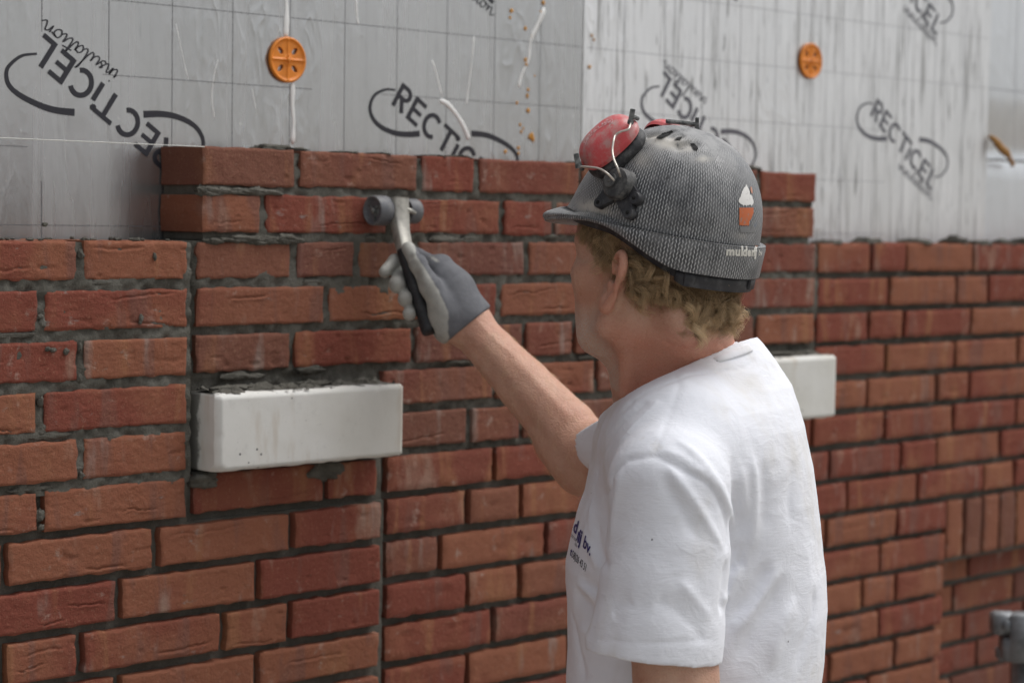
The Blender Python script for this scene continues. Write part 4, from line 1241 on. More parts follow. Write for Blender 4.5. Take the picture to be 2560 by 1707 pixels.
def text_mesh(txt, shear=0.0, bold=0.0):
    cu = bpy.data.curves.new('lettering', 'FONT'); cu.body = txt; cu.size = 1.0; cu.shear = shear; cu.resolution_u = 3; cu.offset = bold
    o = bpy.data.objects.new('lettering', cu); COL.objects.link(o)
    dg = bpy.context.evaluated_depsgraph_get(); me = bpy.data.meshes.new_from_object(o.evaluated_get(dg))
    import bmesh
    bm = bmesh.new(); bm.from_mesh(me); bmesh.ops.triangulate(bm, faces=bm.faces[:])
    for _ in range(5):
        es = [e for e in bm.edges if e.calc_length() > .12]
        if not es: break
        bmesh.ops.subdivide_edges(bm, edges=es, cuts=1); bmesh.ops.triangulate(bm, faces=bm.faces[:])
    bm.to_mesh(me); bm.free()
    V = np.array([v.co[:] for v in me.vertices]); F = [tuple(p.vertices) for p in me.polygons]
    bpy.data.objects.remove(o); bpy.data.curves.remove(cu); bpy.data.meshes.remove(me)
    return V, F

def lay_text(name, txt, bvh, origin, right, up, mat, off=.0005, shear=0, bold=0.0, bend=None):
    V, F = text_mesh(txt, shear, bold)
    px = origin[0] + V[:, 0] * right[0] + V[:, 1] * up[0]; py = origin[1] + V[:, 0] * right[1] + V[:, 1] * up[1]
    if bend is not None: px, py = bend(px, py)
    pts, ok = [], []
    for x, y in zip(px, py):
        l, n = drop(bvh, x, y, off); ok.append(l is not None); pts.append(l if l is not None else np.zeros(3))
    F = [f for f in F if all(ok[i] for i in f)]
    pts = np.array(pts)
    F = [f for f in F if max(np.linalg.norm(pts[f[i]] - pts[f[i - 1]]) for i in range(len(f))) < .05]
    return mesh(name, pts, F, mat, None, False) if F else None

def lay_poly(name, poly, bvh, mat, off=.0006, step=3.0, thick=None, parent=None):
    """fill a photo polygon with a fine grid dropped on a surface"""
    poly = np.asarray(poly, float); lo, hi = poly.min(0), poly.max(0)
    nx, ny = max(3, int((hi[0] - lo[0]) / step)), max(3, int((hi[1] - lo[1]) / step))
    X, Y = np.meshgrid(np.linspace(lo[0], hi[0], nx), np.linspace(lo[1], hi[1], ny), indexing='ij')
    x, y = X.ravel(), Y.ravel(); ins = np.zeros(len(x), bool)
    for a, b in zip(poly, np.roll(poly, -1, 0)):
        c = ((a[1] > y) != (b[1] > y)) & (x < (b[0] - a[0]) * (y - a[1]) / (b[1] - a[1] + 1e-9) + a[0]); ins ^= c
    pts = np.zeros((len(x), 3)); nr = np.zeros((len(x), 3))
    for i in range(len(x)):
        l, n = drop(bvh, x[i], y[i], off)
        if l is None: ins[i] = False
        else: pts[i] = l; nr[i] = n
    Qd = gridq(nx, ny); Qd = Qd[ins[Qd].all(1)]
    if len(Qd) == 0: return None
    if thick:
        n0 = len(pts); top = pts + nr * thick; e = {}
        for f in Qd:
            for a, b in zip(f, np.roll(f, -1)):
                if (b, a) in e: del e[(b, a)]
                else: e[(a, b)] = 1
        side = np.array([(a, b, n0 + b, n0 + a) for a, b in e])
        V = np.concatenate([pts, top]); QQ = np.concatenate([Qd + n0, side])
        used = np.unique(QQ); mp = np.full(len(V), -1); mp[used] = np.arange(len(used))
        return mesh(name, V[used], mp[QQ], mat, None, False)
    used = np.unique(Qd); mp = np.full(len(pts), -1); mp[used] = np.arange(len(used))
    return mesh(name, pts[used], mp[Qd], mat)

NAVY = M('navy_print', .7, (.030, .022, .16)).m
GREYINK = M('grey_print', .7, (.085, .085, .11)).m
prints = []
# chest print, wrapping out of sight round the chest
c10 = lambda u, v: (1400 + u / 10.45, 1300 + v / 10.45)
def cp(txt, u, v, ru, rv, uu, uv_, mat, bold=0.0, shear=0):
    o = c10(u, v); prints.append(lay_text('chest_print', txt, SHIRT_BVH, o, (ru / 10.45, rv / 10.45), (uu / 10.45 * 1.38, uv_ / 10.45 * 1.38), mat, .0007, shear, bold))
cp('d', 345, 285, 190, 140, 75, -330, NAVY, .03)
cp('r', 440, 500, 130, 110, 70, -330, NAVY, .03)
cp('ij', 462, 560, 190, 160, 75, -360, NAVY, .03)
cp('bv.', 600, 670, 175, 230, 65, -300, NAVY, .02)
cp('straat', 300, 420, 60, 66, 22, -105, GREYINK)
cp('6b', 392, 650, 60, 66, 18, -100, GREYINK)
cp('t', 268, 890, 120, 120, 40, -190, NAVY, .03)
cp('58)26 43 51', 310, 955, 77, 80, 42, -185, GREYINK, .01)

# ------------------------------------------------------------------ hair: curly clumps of fine strands
HB_ = BVHTree.FromPolygons([Vector(v) for v in BODYV[:]], [tuple(map(int, f)) for f in BODYQ])
def grow_hair():
    r = np.random.RandomState(11)
    me = BODY.data; nn = np.zeros(len(BODYV) * 3, np.float32)
    me.vertices.foreach_get('normal', nn); nn = nn.reshape(-1, 3)
    idx = np.where(HAIRM)[0]
    qn = HQ[idx]
    bag_V, bag_Q, bag_C = [], [], []
    n0 = 0
    K = 11
    def strands(roots, normals, L, lift, curlr, curlw, nper, spread, tone, flow, rad):
        nonlocal n0
        for g in range(len(roots)):
            Lg = L * r.uniform(.7, 1.25); ph0 = r.rand() * 6.28; cr = curlr * r.uniform(.6, 1.5); cw = curlw * r.uniform(.75, 1.3)
            nrm = normals[g]; fl = flow(roots[g], nrm); fl = fl - nrm * (fl @ nrm); fl = fl / (np.linalg.norm(fl) + 1e-9)
            jit = r.randn(3) * .28; fl = fl + jit - nrm * (jit @ nrm); fl /= np.linalg.norm(fl)
            sd = np.cross(nrm, fl); gt = np.clip(r.normal(tone, .26), 0, 1); hand = r.choice([-1, 1])
            for s in range(nper):
                t = np.linspace(0, 1, K)
                o = r.randn(3) * spread; o = o - nrm * (o @ nrm)
                root = roots[g] + o
                loc, n2, _, _ = HB_.find_nearest(Vector(root))
                root = np.array(loc) - np.array(n2) * .001
                ph = ph0 + r.randn() * .22; l = Lg * r.uniform(.85, 1.08); c_ = cr * r.uniform(.8, 1.2)
                conv = 1 - .45 * t
                env = np.clip(t * 1.7, 0, 1) ** 1.2
                base = root[None] - o[None] * (1 - conv)[:, None]
                p = base + fl * (l * t)[:, None] + nrm * (lift * (1 - (1 - t) ** 2) * r.uniform(.6, 1.25) - .10 * l * t * t)[:, None]
                a = ph + hand * 2 * np.pi * l * t / cw
                p = p + sd * (c_ * env * np.cos(a))[:, None] + nrm * (c_ * env * (np.sin(a) + .4) * .8)[:, None] + np.array([0, 0, -1.0]) * (.10 * l * t * t)[:, None]
                p = p + r.randn(3)[None] * (t ** 2)[:, None] * .0010
                T_ = np.gradient(p, axis=0); T_ /= np.linalg.norm(T_, axis=1)[:, None] + 1e-9
                u = np.cross(T_, nrm); u /= np.linalg.norm(u, axis=1)[:, None] + 1e-9; w = np.cross(T_, u)
                rr = rad * (1 - .65 * t)
                ring = [p + rr[:, None] * (u * math.cos(b) + w * math.sin(b)) for b in (0, 2.094, 4.189)]
                Vh = np.stack(ring, 1).reshape(-1, 3)
                bag_V.append(Vh)
                k = np.arange(K - 1)
                qs = np.concatenate([np.stack([k * 3 + a_, k * 3 + (a_ + 1) % 3, (k + 1) * 3 + (a_ + 1) % 3, (k + 1) * 3 + a_], 1) for a_ in range(3)]) + n0
                bag_Q.append(qs); n0 += len(Vh)
                tn = np.clip(gt + r.normal(0, .10) + .25 * (t - .5), 0, 1)
                cc = np.stack([tn, np.full(K, max(0, r.normal(.1, .25))), tn], 1)
                bag_C.append(np.repeat(cc, 3, 0))
    def flow_back(p, n):
        return np.array([.0, -.62 - .3 * n[0], -.72])
    def flow_side(p, n): return np.array([0, .10, -1.0])
    back = idx[(qn[:, 1] < -.012)]; side = idx[(qn[:, 1] >= -.012)]
    def pick(pool, k, cond=None):
        if cond is not None: pool = pool[cond(HQ[pool])]
        s = r.choice(pool, k, replace=False); return BODYV[s], nn[s]
    lowz = lambda q_: q_[:, 2] < .035
    strands(*pick(back, 480, lambda q_: q_[:, 2] < np.where(q_[:, 1] < -.05, -.014, .02)), .026, .003, .0030, .032, 36, .0040, .15, flow_back, .00026)
    strands(*pick(back, 240, lambda q_: q_[:, 2] < np.where(q_[:, 1] < -.05, -.016, .016)), .040, .010, .0075, .030, 36, .0028, .50, flow_back, .00027)
    strands(*pick(back, 75, lambda q_: q_[:, 2] < np.where(q_[:, 1] < -.05, -.020, -.004)), .030, .011, .0070, .025, 36, .0026, .70, flow_back, .00026)
    strands(*pick(back, 110, lambda q_: q_[:, 2] < .0), .036, .012, .0070, .026, 2, .003, .75, flow_back, .00016)
    strands(*pick(side, 170, lambda q_: (q_[:, 2] < .05)), .021, .005, .0036, .022, 26, .0034, .42, flow_side, .00020)
    strands(*pick(side, 40, lambda q_: (q_[:, 2] < .045)), .026, .011, .0055, .020, 7, .002, .75, flow_side, .0002)
    # down on the forearm and stubble on the jaw
    fa = np.where((BODYV[:, 1] > -.46) & (BODYV[:, 2] < 1.50) & (BODYV[:, 2] > 1.20) & ~ishead)[0]
    s = r.choice(fa, 520, replace=False); strands(BODYV[s], nn[s], .013, .0034, .0008, .02, 3, .004, .95, lambda p, n: np.array([.30, -.2, -1.0]), .000085)
    return mesh('hair', np.concatenate(bag_V), np.concatenate(bag_Q), mat_hair(), None, True, np.concatenate(bag_C))
HAIR = grow_hair()

# trousers and boots below the picture
def legs(p):
    pel = P(1730, 2000, TZ); pel = np.array([pel[0], pel[1], 1.0])
    d = ell(p, pel, (.165, .165, .16))
    for s in (-1, 1):
        hip = pel + FH * (.09 * s) + [0, 0, -.06]; kn = hip + FH * (.02 * s) - RHZ * .03 + [0, 0, -.42]; an = kn + RHZ * .03 + FH * (.02 * s); an = np.array([an[0], an[1], .10])
        d = smin(d, chain(p, [hip, kn, an], [.105, .078, .072], .05), .04)
    return np.maximum(np.maximum(d, p[:, 2] - 1.105), .075 - p[:, 2])
Vt, Qt = surface(legs, (1.45, -1.0, .0), (2.2, -.25, 1.2), .010)
TROU = mesh('trousers', Vt, Qt, M('work_trousers', .85, (.07, .075, .085)).m)
BOOTS = []
_pel = P(1730, 2000, TZ)
for s in (-1, 1):
    an = np.array([_pel[0], _pel[1], .09]) + FH * (.13 * s)
    fwd = -RHZ
    f = lambda p: np.maximum(np.minimum(smin(chain(p, [an + [0, 0, .05], an + [0, 0, -.02]], [.058, .055]), chain(p, [an + [0, 0, -.04], an + fwd * .10 + [0, 0, -.045], an + fwd * .17 + [0, 0, -.055]], [.050, .048, .036]), .04),
                                            np.maximum(chain(p, [an + [0, 0, -.08] - fwd * .03, an + fwd * .17 + [0, 0, -.08]], [.056, .05]), np.abs(p[:, 2] - .014) - .012)), .002 - p[:, 2])
    Vb, Qb = surface(f, an - [.3, .3, .1], an + [.3, .3, .2], .007)
    BOOTS.append(mesh('boot', Vb, Qb, M('boot_leather', .6, (.09, .06, .035)).m))
prints = [p_ for p_ in prints if p_ is not None]
# ribbed collar band round the neck
def collar():
    c = P(1696, 912, 2.416); ex = np.cross(CN, FW); ex /= np.linalg.norm(ex); ey = np.cross(CN, ex)
    c = c - CN * ((c - COLL[0]) @ CN)
    n = 96; th = np.arange(n) / n * 2 * np.pi
    rad = np.cos(th)[:, None] * ex + np.sin(th)[:, None] * ey
    V = []
    for k in range(n):
        # inner radius: the edge of the neck hole in the cut plane
        r_ = .060; o = c + rad[k] * r_
        rr_ = np.linspace(.055, .13, 160); s_ = shirt_sdf(c + rad[k] * rr_[:, None] - CN * .0015)
        hit_ = np.where(s_ < 0)[0]; r0 = rr_[hit_[0]] if len(hit_) else .074
        V.append(r0)
    r0 = np.array(V); r0 = np.clip(r0, .060, .098)
    for _ in range(6): r0 = .5 * r0 + .25 * (np.roll(r0, 1) + np.roll(r0, -1))
    ring = []
    for k in range(n):
        a = c + rad[k] * (r0[k] + .0005)
        g = rad[k]
        low = a + g * .008 - CN * .018
        loc, nor, _, _ = SHIRT_BVH.find_nearest(Vector(low)); low = np.array(loc); ln_ = np.array(nor)
        if ln_ @ (low - (c - CN * .06)) < 0: ln_ = -ln_
        mid_ = (a + low) / 2
        loc, nor, _, _ = SHIRT_BVH.find_nearest(Vector(mid_ + g * .004)); mid_ = np.array(loc); mn = np.array(nor)
        if mn @ (mid_ - (c - CN * .06)) < 0: mn = -mn
        ring.append([a - CN * .006, a + CN * .0020, a + CN * .0046 + g * .0008, a + CN * .0042 + g * .0034, a * .6 + mid_ * .4 + g * .0040 + CN * .001, mid_ + mn * .0034, low * .8 + mid_ * .2 + ln_ * .0032, low + ln_ * .0024, low - ln_ * .001])
    R_ = np.array(ring)
    for _ in range(4): R_ = .5 * R_ + .25 * (np.roll(R_, 1, 0) + np.roll(R_, -1, 0))
    return mesh('collar', R_.reshape(-1, 3), gridq(n, 9, True), SHIRT.data.materials[0])
COLLAR = collar()
adopt(MAN, BODY, SHIRT, GLOVE, HAIR, TROU, *BOOTS)
bpy.context.view_layer.update()
adopt(SHIRT, COLLAR, *prints)
# ------------------------------------------------------------------ hard hat
PH, PR = math.radians(10), math.radians(3)
HC = P(1661, 566, 2.36)
_Rx = np.array([[1, 0, 0], [0, math.cos(PH), -math.sin(PH)], [0, math.sin(PH), math.cos(PH)]])
_Ry = np.array([[math.cos(PR), 0, math.sin(PR)], [0, 1, 0], [-math.sin(PR), 0, math.cos(PR)]])
RK = _Rx @ _Ry                             # hat frame: x right, y forward, z up
HA, HBW, HH = .1205, .1020, .1195
def hat(p): return HC + np.asarray(p) @ RK.T
def ss(x, a, b):
    t = np.clip((x - a) / (b - a), 0, 1); return t * t * (3 - 2 * t)
def band_h(phi):                           # height of the skirt below the ledge, phi from the front
    f = np.abs((np.degrees(phi) + 180) % 360 - 180)
    return .0045 + .0325 * ss(f, 88, 142)
def brim_l(phi):
    f = np.abs((np.degrees(phi) + 180) % 360 - 180)
    return .034 * np.cos(np.clip(f / 82, 0, 1) * np.pi / 2) ** 1.5
def dome_pt(phi, t):                       # t 0 ledge .. 1 apex
    cf = (np.cos(phi) + 1) / 2
    n = 2.32 - .62 * cf ** 1.4
    r = np.clip(1 - np.clip(t, 0, 1) ** n, 0, 1) ** (1 / n)
    bl_ = brim_l(phi) / .034
    r = r + .075 * bl_ * np.exp(-t / .085)  # the crown runs out into the peak
    return np.stack([-HBW * np.sin(phi) * r, HA * np.cos(phi) * r, HH * t - .0 * bl_], -1)
def dent_list():
    out = []
    def pix2hat(px, py):                   # point of the undented crown under a pixel
        q = march(lambda p: ell((p - HC) @ RK, (0, 0, 0), (HBW, HA, HH)), px, py)
        return None if q is None else q
    for pix, A, w in [([(1620, 340), (1655, 334), (1676, 330)], .0060, .0055), ([(1645, 352), (1690, 346)], -.0020, .004), ([(1682, 347), (1702, 346)], .0050, .0055), ([(1700, 372), (1725, 368), (1738, 369)], .0070, .0060), ([(1695, 360), (1718, 354)], -.0022, .005),
                      ([(1733, 391), (1746, 383), (1760, 396), (1772, 410), (1785, 432)], .0026, .004), ([(1660, 360), (1690, 378)], .0015, .010), ([(1740, 376), (1752, 384)], -.002, .005)]:
        q = [pix2hat(*t) for t in pix]; q = [t for t in q if t is not None]
        if len(q) > 1: out.append((np.array(q), A, w))
    return out
DENTS = dent_list()
def shell_mesh(off, nphi=300, nt=80):
    ph = np.arange(nphi) / nphi * 2 * np.pi
    tt = np.sin(np.linspace(np.pi / 2, 0, nt)) # dense near the top too
    tt = 1 - np.linspace(0, 1, nt) ** 1.25
    tt[0] = .9995
    Pm, T = np.meshgrid(ph, tt, indexing='ij')
    D = dome_pt(Pm, T)
    # from the ledge: out, down the band, inside again; the peak takes over at the front
    bl_ = brim_l(Pm[:, :1]); bh = band_h(Pm[:, :1]); k = bl_ / .034
    e = dome_pt(Pm[:, :1], T[:, :1] * 0)
    dirn = np.concatenate([-np.sin(Pm[:, :1])[..., None] * HBW, np.cos(Pm[:, :1])[..., None] * HA, 0 * Pm[:, :1][..., None]], -1); dirn /= np.linalg.norm(dirn, axis=-1)[..., None]
    zz = np.array([0, 0, 1.0])
    led = .0078 * (1 - k)
    prof = []
    for o, d in [(.0, .0), (.35, -.0030), (.62, -.0062), (.86, -.0085), (1.0, -.0115), (1.03, -.0150), (1.0, -.0185), (.90, -.0215)]:
        prof.append(e + dirn * (led * min(o * 1.0, 1) + bl_ * o)[..., None] + zz * ((d - .006 * o * o) * k * 1.0 + (0 if o < .9 else 0))[..., None])
    pr = np.concatenate(prof, 1)
    out = np.concatenate([D, pr], 1)
    lastp = out[:, -1:, :]
    # band
    rows_ = []
    for f, o in [(.04, .0004), (.10, .0010), (.5, .0005), (.94, .0), (1.0, -.0006), (1.0, -.0030)]:
        rows_.append(lastp + zz * (-(bh * f) * (1 - .65 * k))[..., None] - dirn * (bl_ * .0)[..., None] + dirn * o)
    rows_.append(rows_[-1] + zz * .010 - dirn * .001 - dirn * (bl_ * .9)[..., None])
    inner = [dome_pt(Pm[:, :1], T[:, :1] * 0 + t) * np.array([.965, .965, .96]) for t in (.0, .3, .6, .85, .97)]
    out = np.concatenate([out] + rows_ + inner, 1)
    return out, Pm
def build_shell():
    out, Pm = shell_mesh(0)
    nphi, m = out.shape[:2]
    Vw = hat(out.reshape(-1, 3))
    # gouges in the crown
    c = hat(np.array([0, 0, .02]))
    for q, A, w in DENTS:
        d = np.full(len(Vw), 1.0)
        near = np.linalg.norm(Vw - q.mean(0), axis=1) < .08
        idx = np.where(near)[0]
        # compare along the inward direction only: project onto the ellipsoid shell
        d[idx] = poly_dist(Vw[idx], q)
        dirv = (c - Vw); dirv /= np.linalg.norm(dirv, axis=1)[:, None]
        first = np.zeros(len(Vw), bool).reshape(nphi, m); first[:, :82] = True
        Vw = Vw + dirv * (A * np.exp(-(d / w) ** 2) * first.ravel())[:, None]
    # dust on upward faces and behind the peak, laid down as colour
    L = out.reshape(-1, 3)
    arc_u = np.repeat((np.arange(nphi) / nphi)[:, None], m, 1) * 2 * np.pi
    seg_ = np.linalg.norm(np.diff(out, axis=1), axis=-1); vv = np.concatenate([np.zeros((nphi, 1)), np.cumsum(seg_, 1)], 1)
    # repeat counts: about 150 chains round the ledge; half as many near the crown, so the weave stays even
    uv = np.stack([arc_u.ravel() * .1112 / .0035, vv.ravel() / .0056], 1)
    Qd = gridq(nphi, m, True)
    return Vw, Qd, uv, L, nphi, m
def mat_helmet():
    m = M('helmet_weave', .42); v = m.obj(); r, g, b = m.attr()     # r dust, g pale scrape
    u = m.sep(m.uv()); U, W = u[0], u[1]
    w1 = m.math('MULTIPLY', m.math('SINE', m.math('MULTIPLY', W, 6.2832)), .09)
    uu = m.math('FRACT', m.math('ADD', U, w1))
    line = m.math('ABSOLUTE', m.math('SUBTRACT', uu, .5))
    alt = m.math('FLOOR', m.math('ADD', U, w1))
    ph = m.math('MULTIPLY', m.math('MODULO', alt, 2.0), .5)
    dash = m.math('ABSOLUTE', m.math('SUBTRACT', m.math('FRACT', m.math('ADD', m.math('MULTIPLY', W, 1.0), ph)), .5))
    thick = m.math('MULTIPLY_ADD', m.ramp(dash, .05, .44, 1, 0), .115, .045)
    hit_ = m.ramp(m.math('SUBTRACT', line, thick), .07, -.05)
    worn = m.ramp(m.noise(v, 24, 4, .65), .34, .56, .35, 1)
    hit_ = m.math('MULTIPLY', hit_, worn)
    c = m.mix(hit_, (.030, .032, .036), (.58, .585, .59))
    c = m.mix(m.ramp(m.noise(v, 17, 4, .65), .45, .72, 0, .55), c, (.125, .128, .132))
    dust = m.math('MULTIPLY', r, m.ramp(m.noise(v, 42, 5, .72), .40, .60, .22, 1.0))
    c = m.mix(dust, c, (.31, .31, .31))
    c = m.mix(m.math('MULTIPLY', g, m.ramp(m.noise(v, 85, 5, .75), .30, .52)), c, (.50, .475, .43))
    sc = m.noise(m.obj((1, 3.5, 1.2)), 90, 3, .7, .8)
    c = m.mix(m.ramp(sc, .61, .70, 0, .60), c, (.37, .37, .37))
    c = m.mix(m.ramp(m.noise(v, 75, 4, .7), .66, .73, 0, .8), c, (.05, .05, .052))
    c = m.mix(m.ramp(m.noise(v, 22, 4, .6), .70, .76, 0, .35), c, (.06, .12, .22))
    m.set('Base Color', c)
    m.set('Roughness', m.ramp(m.math('ADD', dust, m.noise(v, 30, 3)), .4, 1.2, .28, .72))
    p = m.bump(m.noise(v, 120, 4, .7), .0008, .5)
    m.bump(m.noise(v, 900, 2, .6), .0003, .4, p)
    return m.m
Vh, Qh, uvh, Lh, nphi, mh = build_shell()
HAT = empty('hard_hat', tuple(HC), 'dusty grey woven pattern hard hat with red ear defenders folded up, worn by the bricklayer', 'hard hat')
phl = np.degrees(np.arctan2(-Lh[:, 0], Lh[:, 1]))
tz = Lh[:, 2] / HH
dust = .38 + .62 * ss(tz, .55, .98) + .55 * ss(np.cos(np.radians(phl)), .2, .8) * ss(tz, .8, .1)
pv = proj(Vh)
def blob(cx, cy, rx, ry): return np.exp(-((pv[:, 0] - cx) / rx) ** 2 - ((pv[:, 1] - cy) / ry) ** 2)
visible = ((Vh - HC) @ FW < .05)
scr = (1.3 * blob(1478, 516, 36, 15) + 1.1 * blob(1675, 358, 42, 15) + .8 * blob(1640, 345, 30, 10) + .6 * blob(1715, 372, 26, 9) + .9 * blob(1758, 398, 16, 7) + .5 * blob(1600, 400, 30, 22) + .5 * blob(1510, 530, 30, 8) + .35 * blob(1855, 590, 22, 9)) * visible
dust = dust + .5 * blob(1740, 380, 70, 40) * visible - .15 * blob(1650, 520, 120, 60) * visible
under = np.zeros((nphi, mh), bool); under[:, 88:] = False; under[:, 95:] = True
dust[under.ravel()] = .1
HELM = mat_helmet()
SHELL = mesh('shell', Vh, Qh, HELM, None, True, np.clip(np.stack([dust, scr, dust], 1), 0, 1), uvh)
HAT_BVH = BVHTree.FromPolygons([Vector(v) for v in Vh], [tuple(map(int, f)) for f in Qh])
hp_parts = [SHELL]
BLACKP = M('black_plastic', .5, (.022, .022, .025)); _v = BLACKP.obj()
BLACKP.set('Base Color', BLACKP.mix(BLACKP.ramp(BLACKP.noise(_v, 70, 4, .7), .45, .72, 0, .5), (.022, .022, .026), (.12, .12, .12))); BLACKP.bump(BLACKP.noise(_v, 400, 2), .0003, .5)
BLACKP = BLACKP.m
DARK = M('hole_shade', .9, (.006, .006, .006)).m  # shade inside the holes, put into a flat near-black colour
DUSTY = M('dusty_rubber', .7, (.16, .165, .165)); _v = DUSTY.obj()
DUSTY.set('Base Color', DUSTY.mix(DUSTY.ramp(DUSTY.noise(_v, 160, 4, .7), .35, .65), (.045, .05, .05), (.20, .205, .20))); DUSTY = DUSTY.m

# headband below the shell
ph = np.linspace(0, 2 * np.pi, 160, endpoint=False)
def ringstrip(scale, z0f, z1f, thick=.003):
    rows_ = []
    for z_, s_ in [(z1f, scale), (z0f, scale), (z0f, scale - .03), (z1f, scale - .03)]:
        rows_.append(np.stack([-HBW * np.sin(ph) * s_, HA * np.cos(ph) * s_, z_(ph)], -1))
    return np.stack(rows_, 1)
Rg = ringstrip(.965, lambda p: -.0080 - band_h(p) * .96 - .0060 * ss(np.abs((np.degrees(p) + 180) % 360 - 180), 128, 150), lambda p: 0 * p + .004)
b = Bag(); n4 = 4
qd = gridq(160, 4, True); i = np.arange(160); qd2 = np.stack([i * 4 + 3, ((i + 1) % 160) * 4 + 3, ((i + 1) % 160) * 4, i * 4], 1)
b.add(hat(Rg.reshape(-1, 3)), np.concatenate([qd, qd2])); hp_parts.append(b.build('headband', BLACKP, smooth=False))
# nape adjuster
b = Bag()
for f0, f1, zt, zb, o in [(138, 214, -.034, -.0535, 1.005), (196, 209, -.036, -.0500, 1.032), (143, 150, -.036, -.052, 1.025)]:
    pp = np.radians(np.linspace(f0, f1, 30)); rr = []
    ed = 1 - np.clip(np.abs(np.linspace(-1, 1, 30)) - .86, 0, 1) / .14 * .45
    for z_, s_ in [(zt, o), (zb, o), (zb, o - .05), (zt, o - .05)]:
        zc_ = (zt + zb) / 2
        rr.append(np.stack([-HBW * np.sin(pp) * s_, HA * np.cos(pp) * s_, zc_ + (z_ - zc_) * ed], -1))
    R4_ = np.stack(rr, 1); qd = gridq(30, 4); ii = np.arange(29); qd = np.concatenate([qd, np.stack([ii * 4 + 3, (ii + 1) * 4 + 3, (ii + 1) * 4, ii * 4], 1), np.array([[0, 1, 2, 3], [119, 118, 117, 116]])])
    b.add(hat(R4_.reshape(-1, 3)), qd)
hp_parts.append(b.build('nape_adjuster', BLACKP, smooth=False))

# holes as dark patches with their shade in the colour, sticker, lettering
for poly in ([(1638, 347), (1655, 334), (1680, 326), (1687, 331), (1672, 341), (1652, 350)], [(1722, 360), (1734, 358), (1747, 371), (1743, 379), (1733, 376), (1728, 368)], [(1682, 352), (1694, 344), (1708, 344), (1700, 353)], [(1752, 392), (1760, 397), (1775, 415), (1771, 414)]):
    o = lay_poly('hole', poly, HAT_BVH, DARK, .0010, 1.5)
    if o: hp_parts.append(o)
def mat_sticker(n, c, c2):
    m = M(n, .6); v = m.obj(); m.set('Base Color', m.mix(m.ramp(m.noise(v, 150, 5, .75), .55, .66), c, c2)); return m.m
c4 = lambda L_: [(1780 + u / 5.6, 440 + v / 5.6) for u, v in L_]
ST_W = lay_poly('sticker', c4([(475, 112), (500, 165), (522, 215), (525, 262), (545, 262), (562, 300), (580, 370), (572, 400), (556, 412), (548, 438), (535, 412), (520, 405), (505, 422), (494, 405), (478, 436), (462, 412), (448, 410), (432, 434), (415, 405), (392, 398), (368, 375), (362, 335), (392, 285), (410, 220), (438, 165), (455, 150)]), HAT_BVH, mat_sticker('sticker_white', (.74, .73, .70), (.55, .54, .52)), .0008, 1.0)
ST_O = lay_poly('sticker', c4([(372, 446), (580, 446), (578, 520), (545, 600), (520, 640), (515, 700), (440, 700), (376, 690)]), HAT_BVH, mat_sticker('sticker_orange', (.52, .13, .04), (.30, .20, .16)), .0007, 1.0)
ST_G = lay_poly('sticker', c4([(380, 706), (600, 700), (600, 800), (395, 800)]), HAT_BVH, mat_sticker('sticker_glue', (.20, .20, .20), (.12, .12, .12)), .0004, 1.2)
ST_P = lay_poly('sticker', c4([(530, 140), (552, 160), (566, 230), (560, 262), (540, 240), (526, 190)]), HAT_BVH, mat_sticker('sticker_peach', (.55, .27, .18), (.35, .25, .2)), .0008, 1.0)
hp_parts += [o for o in (ST_W, ST_O, ST_G, ST_P) if o]
WHITEP = M('white_lettering', .6, (.70, .68, .62)).m
ORGP = M('orange_lettering', .6, (.55, .17, .05)).m
for txt, u, v, ru, uu, mt in [('m', 190, 1105, 155, 162, WHITEP), ('u', 316, 1110, 142, 162, WHITEP), ('l', 396, 1112, 130, 165, WHITEP), ('d', 421, 1114, 118, 165, WHITEP), ('e', 486, 1116, 100, 160, WHITEP), ('r', 541, 1116, 92, 158, WHITEP), ('i', 570, 1116, 88, 158, WHITEP), ('j', 590, 1116, 110, 178, WHITEP), ('bv', 640, 1108, 52, 118, WHITEP)]:
    o = lay_text('lettering', txt, HAT_BVH, (1780 + u / 5.6, 440 + v / 5.6), (ru / 5.6, 4 / 5.6), (12 / 5.6, -uu / 5.6), mt, .0009, 0, .05 if txt != 'bv' else .01)
    if o: hp_parts.append(o)
o = lay_poly('lettering', c4([(600, 988), (636, 972), (630, 994), (606, 1003)]), HAT_BVH, ORGP, .0010, .8)
if o: hp_parts.append(o)

# ear defenders folded up on wire arms
def mat_red():
    m = M('red_cup', .45); v = m.obj()
    c = m.mix(m.ramp(m.noise(v, 45, 5, .7), .42, .66), (.60, .075, .082), (.50, .25, .235))
    c = m.mix(m.ramp(m.noise(v, 38, 5, .75), .52, .70, 0, .85), c, (.46, .37, .34))
    m.set('Base Color', c); m.set('Roughness', m.ramp(m.noise(v, 50, 3), .4, .7, .35, .65)); m.bump(m.noise(v, 250, 3), .0004, .4); return m.m
RED = mat_red()
CUSH = M('cushion_black', .6, (.028, .028, .03)); _v = CUSH.obj()
CUSH.set('Base Color', CUSH.mix(CUSH.ramp(CUSH.noise(_v, 90, 4, .7), .42, .72, 0, .7), (.024, .024, .027), (.13, .13, .13))); CUSH.bump(CUSH.noise(_v, 140, 3), .0012, .6); CUSH = CUSH.m
WIRE = M('steel_wire', .35, (.62, .58, .52), Metallic=.75).m
def hl(p): return (np.asarray(p) - HC) @ RK    # to the hat frame
FHd = -FW
cn = -RT * .60 + UP * .66 + FHd * .45; cn /= np.linalg.norm(cn)
cl = RT * .73 + UP * .68; cl = cl - cn * (cl @ cn); cl /= np.linalg.norm(cl); cw = np.cross(cn, cl)
CB = P(1530, 366, 2.305)
